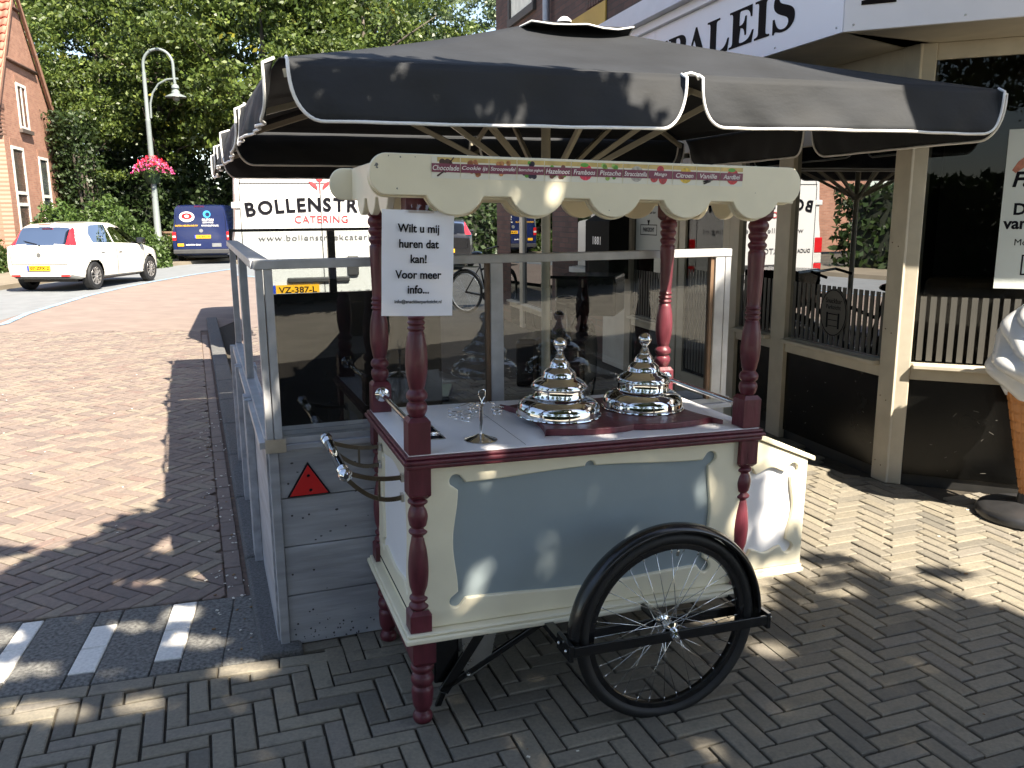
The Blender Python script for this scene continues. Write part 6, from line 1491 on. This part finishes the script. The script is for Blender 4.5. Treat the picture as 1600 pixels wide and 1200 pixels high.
# ------------------------------------------------------------ SHADE TREE over the terrace, behind the camera
def inside(poly, x, y):
    c = False
    for i in range(len(poly)):
        (x0, y0), (x1, y1) = poly[i], poly[i-1]
        if (y0 > y) != (y1 > y) and x < (x1-x0)*(y-y0)/(y1-y0)+x0: c = not c
    return c
SHADE = [(-9, -2), (-6.5, 1.2), (-3.2, 2.75), (-2.45, 3.25), (-2.25, 3.75), (-2.05, 4.45), (-1.55, 4.95), (-.95, 5.05), (-.45, 4.80), (-.30, 4.25), (.0, 3.95), (.28, 3.66), (.48, 3.42), (.66, 3.24), (1.0, 3.18), (1.25, 3.46), (1.62, 3.55), (1.95, 3.22), (2.25, 2.72), (3.4, 2.2), (5.5, 1.5), (7, -2)]
GAPS = [(-2.08, 3.02, .17, .11), (-1.80, 2.78, .16, .08), (-1.50, 3.10, .10, .05), (-1.36, 3.22, .12, .07), (-1.22, 2.98, .14, .06), (-.98, 2.78, .13, .07), (-1.62, 3.52, .10, .05), (-1.42, 3.58, .08, .05), (-1.72, 3.95, .07, .09), (-1.25, 3.70, .13, .11),
        (-1.55, 2.52, .17, .08), (-1.25, 2.56, .10, .06), (-.02, 2.33, .035, .03), (.08, 2.25, .06, .025), (.30, 2.20, .03, .03), (.56, 2.05, .09, .035), (-.20, 2.45, .05, .03), (.60, 2.30, .05, .05), (1.42, 3.38, .10, .05), (1.70, 3.25, .12, .05), (1.95, 2.75, .08, .04),
        (-.37, 2.83, .045, .06), (-.15, 2.95, .02, .03), (.13, 3.02, .03, .05), (.30, 3.22, .03, .05), (-.98, 3.56, .05, .035), (-.80, 3.58, .06, .035), (-.2, 3.3, .05, .03), (-.05, 3.4, .04, .03), (1.05, 2.05, .06, .03), (-.55, 3.15, .06, .03), (-1.07, 3.67, .06, .06), (.95, 2.9, .10, .07), (.85, 3.15, .14, .06), (-1.6, 4.75, .10, .03), (-1.1, 4.7, .14, .03), (1.9, 2.1, .07, .04), (-.6, 4.3, .10, .04), (.55, 3.2, .1, .08)]
EXTRA = [(.42, 4.15, .16, .22), (.27, 4.36, .15, .12), (.62, 3.85, .12, .12), (1.45, 3.72, .12, .05), (1.95, 3.55, .1, .05), (-2.6, 3.9, .25, .07), (-1.75, 4.9, .2, .05)]
stree = empty('shade_tree', loc=(3.9, -4.6, 0), label='big leafy street tree behind the camera whose crown shades the cart', cat='tree')
rnd = np.random.RandomState(21); pts = []; tries = 0
NS = 210000; xs = rnd.uniform(-9, 7, NS); ys = rnd.uniform(-3.0, 5.2, NS); edge_j = rnd.normal(0, .05, (NS, 2))
keep = []
for x, y, (jx, jy) in zip(xs, ys, edge_j):
    if not inside(SHADE, x+jx, y+jy) and not any(((x-gx)/gr)**2+((y-gy)/gs)**2 < 1 for gx, gy, gr, gs in EXTRA): continue
    if any(((x-gx)/gr)**2+((y-gy)/gs)**2 < 1.25 for gx, gy, gr, gs in GAPS): continue
    keep.append((x, y))
K = np.array(keep); n = len(K)
hgt = 5.0+1.9*np.sin(K[:, 0]*.9+1)*.5+1.4*np.cos(K[:, 1]*.8)*.5+rnd.uniform(-.7, 1.4, n)
P = np.stack([K[:, 0]-SH.x*hgt, K[:, 1]-SH.y*hgt, hgt], 1) - np.array([3.9, -4.6, 0])
leafmesh('crown', ML_LEAF, P, rnd.uniform(.055, .085, n), rnd, stree)
mb = MB(); mb.tube([(0, 0, -.1), (0, 0, 1.5), (-.1, .1, 3.6), (-.2, .2, 5.5), (-.4, .3, 7)], [.36, .28, .24, .17, .06], 14)
for a, L_, z0 in ((150, 4.5, 3.4), (115, 3.6, 3.8), (80, 3.0, 3.6), (30, 2.6, 3.9), (185, 4.8, 3.6), (240, 2.6, 4.2), (300, 2.5, 4)):
    mb.tube([(0, 0, z0), (L_*.4*math.cos(R(a)), L_*.4*math.sin(R(a)), z0+.9), (L_*math.cos(R(a)), L_*math.sin(R(a)), z0+1.9)], [.13, .08, .02], 7)
mb.build('trunk', M_BARK, stree)
# across the street behind the camera: trees and a brick terrace, seen only in reflections
for i, (k, x, y, s) in enumerate((('a', -14, -24, 1.), ('b', -6, -27, 1.05), ('a', 2, -26, 1.), ('b', 11, -24, .95), ('a', 20, -18, 1.), ('c', -22, -14, 1.), ('b', -27, -2, .95), ('a', -25, 9, .9))):
    plant(k, x, y, s, i*.9, 'street tree across the road behind the camera, '+['first from the left', 'opposite the cart handle', 'opposite the cart', 'opposite the shop', 'last past the shop', 'at the far side of the road', 'beside the road bend', 'near the left parking strip'][i], group='trees across the road behind the camera')

# hedges added beyond the frame, unseen dark masses that darken window and chrome reflections
for i, (x, y, lx, ly, lb) in enumerate(((-14.2, 13.5, .8, 3.2, 'long dark hedge added out of view along the far sidewalk to darken reflections'), (-14.0, 6.0, .8, 3.4, 'long dark hedge added out of view opposite the terrace to darken reflections'), (-6.5, -9.5, 4.2, .8, 'dark hedge added behind the camera to darken reflections, near its left end'), (3.0, -9.5, 4.2, .8, 'dark hedge added straight behind the camera to darken reflections'), (12.0, -8.5, 4.2, .8, 'dark hedge added behind the camera past the shop to darken reflections'))):
    rnd = np.random.RandomState(60+i); n = 9000; P = np.stack([rnd.uniform(-1, 1, n)*lx*1.15, rnd.uniform(-1, 1, n)*ly*1.15, rnd.uniform(0, 2.3, n)], 1)
    e = empty('hedge', loc=(x, y, 0), label=lb, cat='hedge', group='hedges added out of the frame to darken reflections')
    leafmesh('foliage', ML_DARK, P, rnd.uniform(.09, .16, n), rnd, e)
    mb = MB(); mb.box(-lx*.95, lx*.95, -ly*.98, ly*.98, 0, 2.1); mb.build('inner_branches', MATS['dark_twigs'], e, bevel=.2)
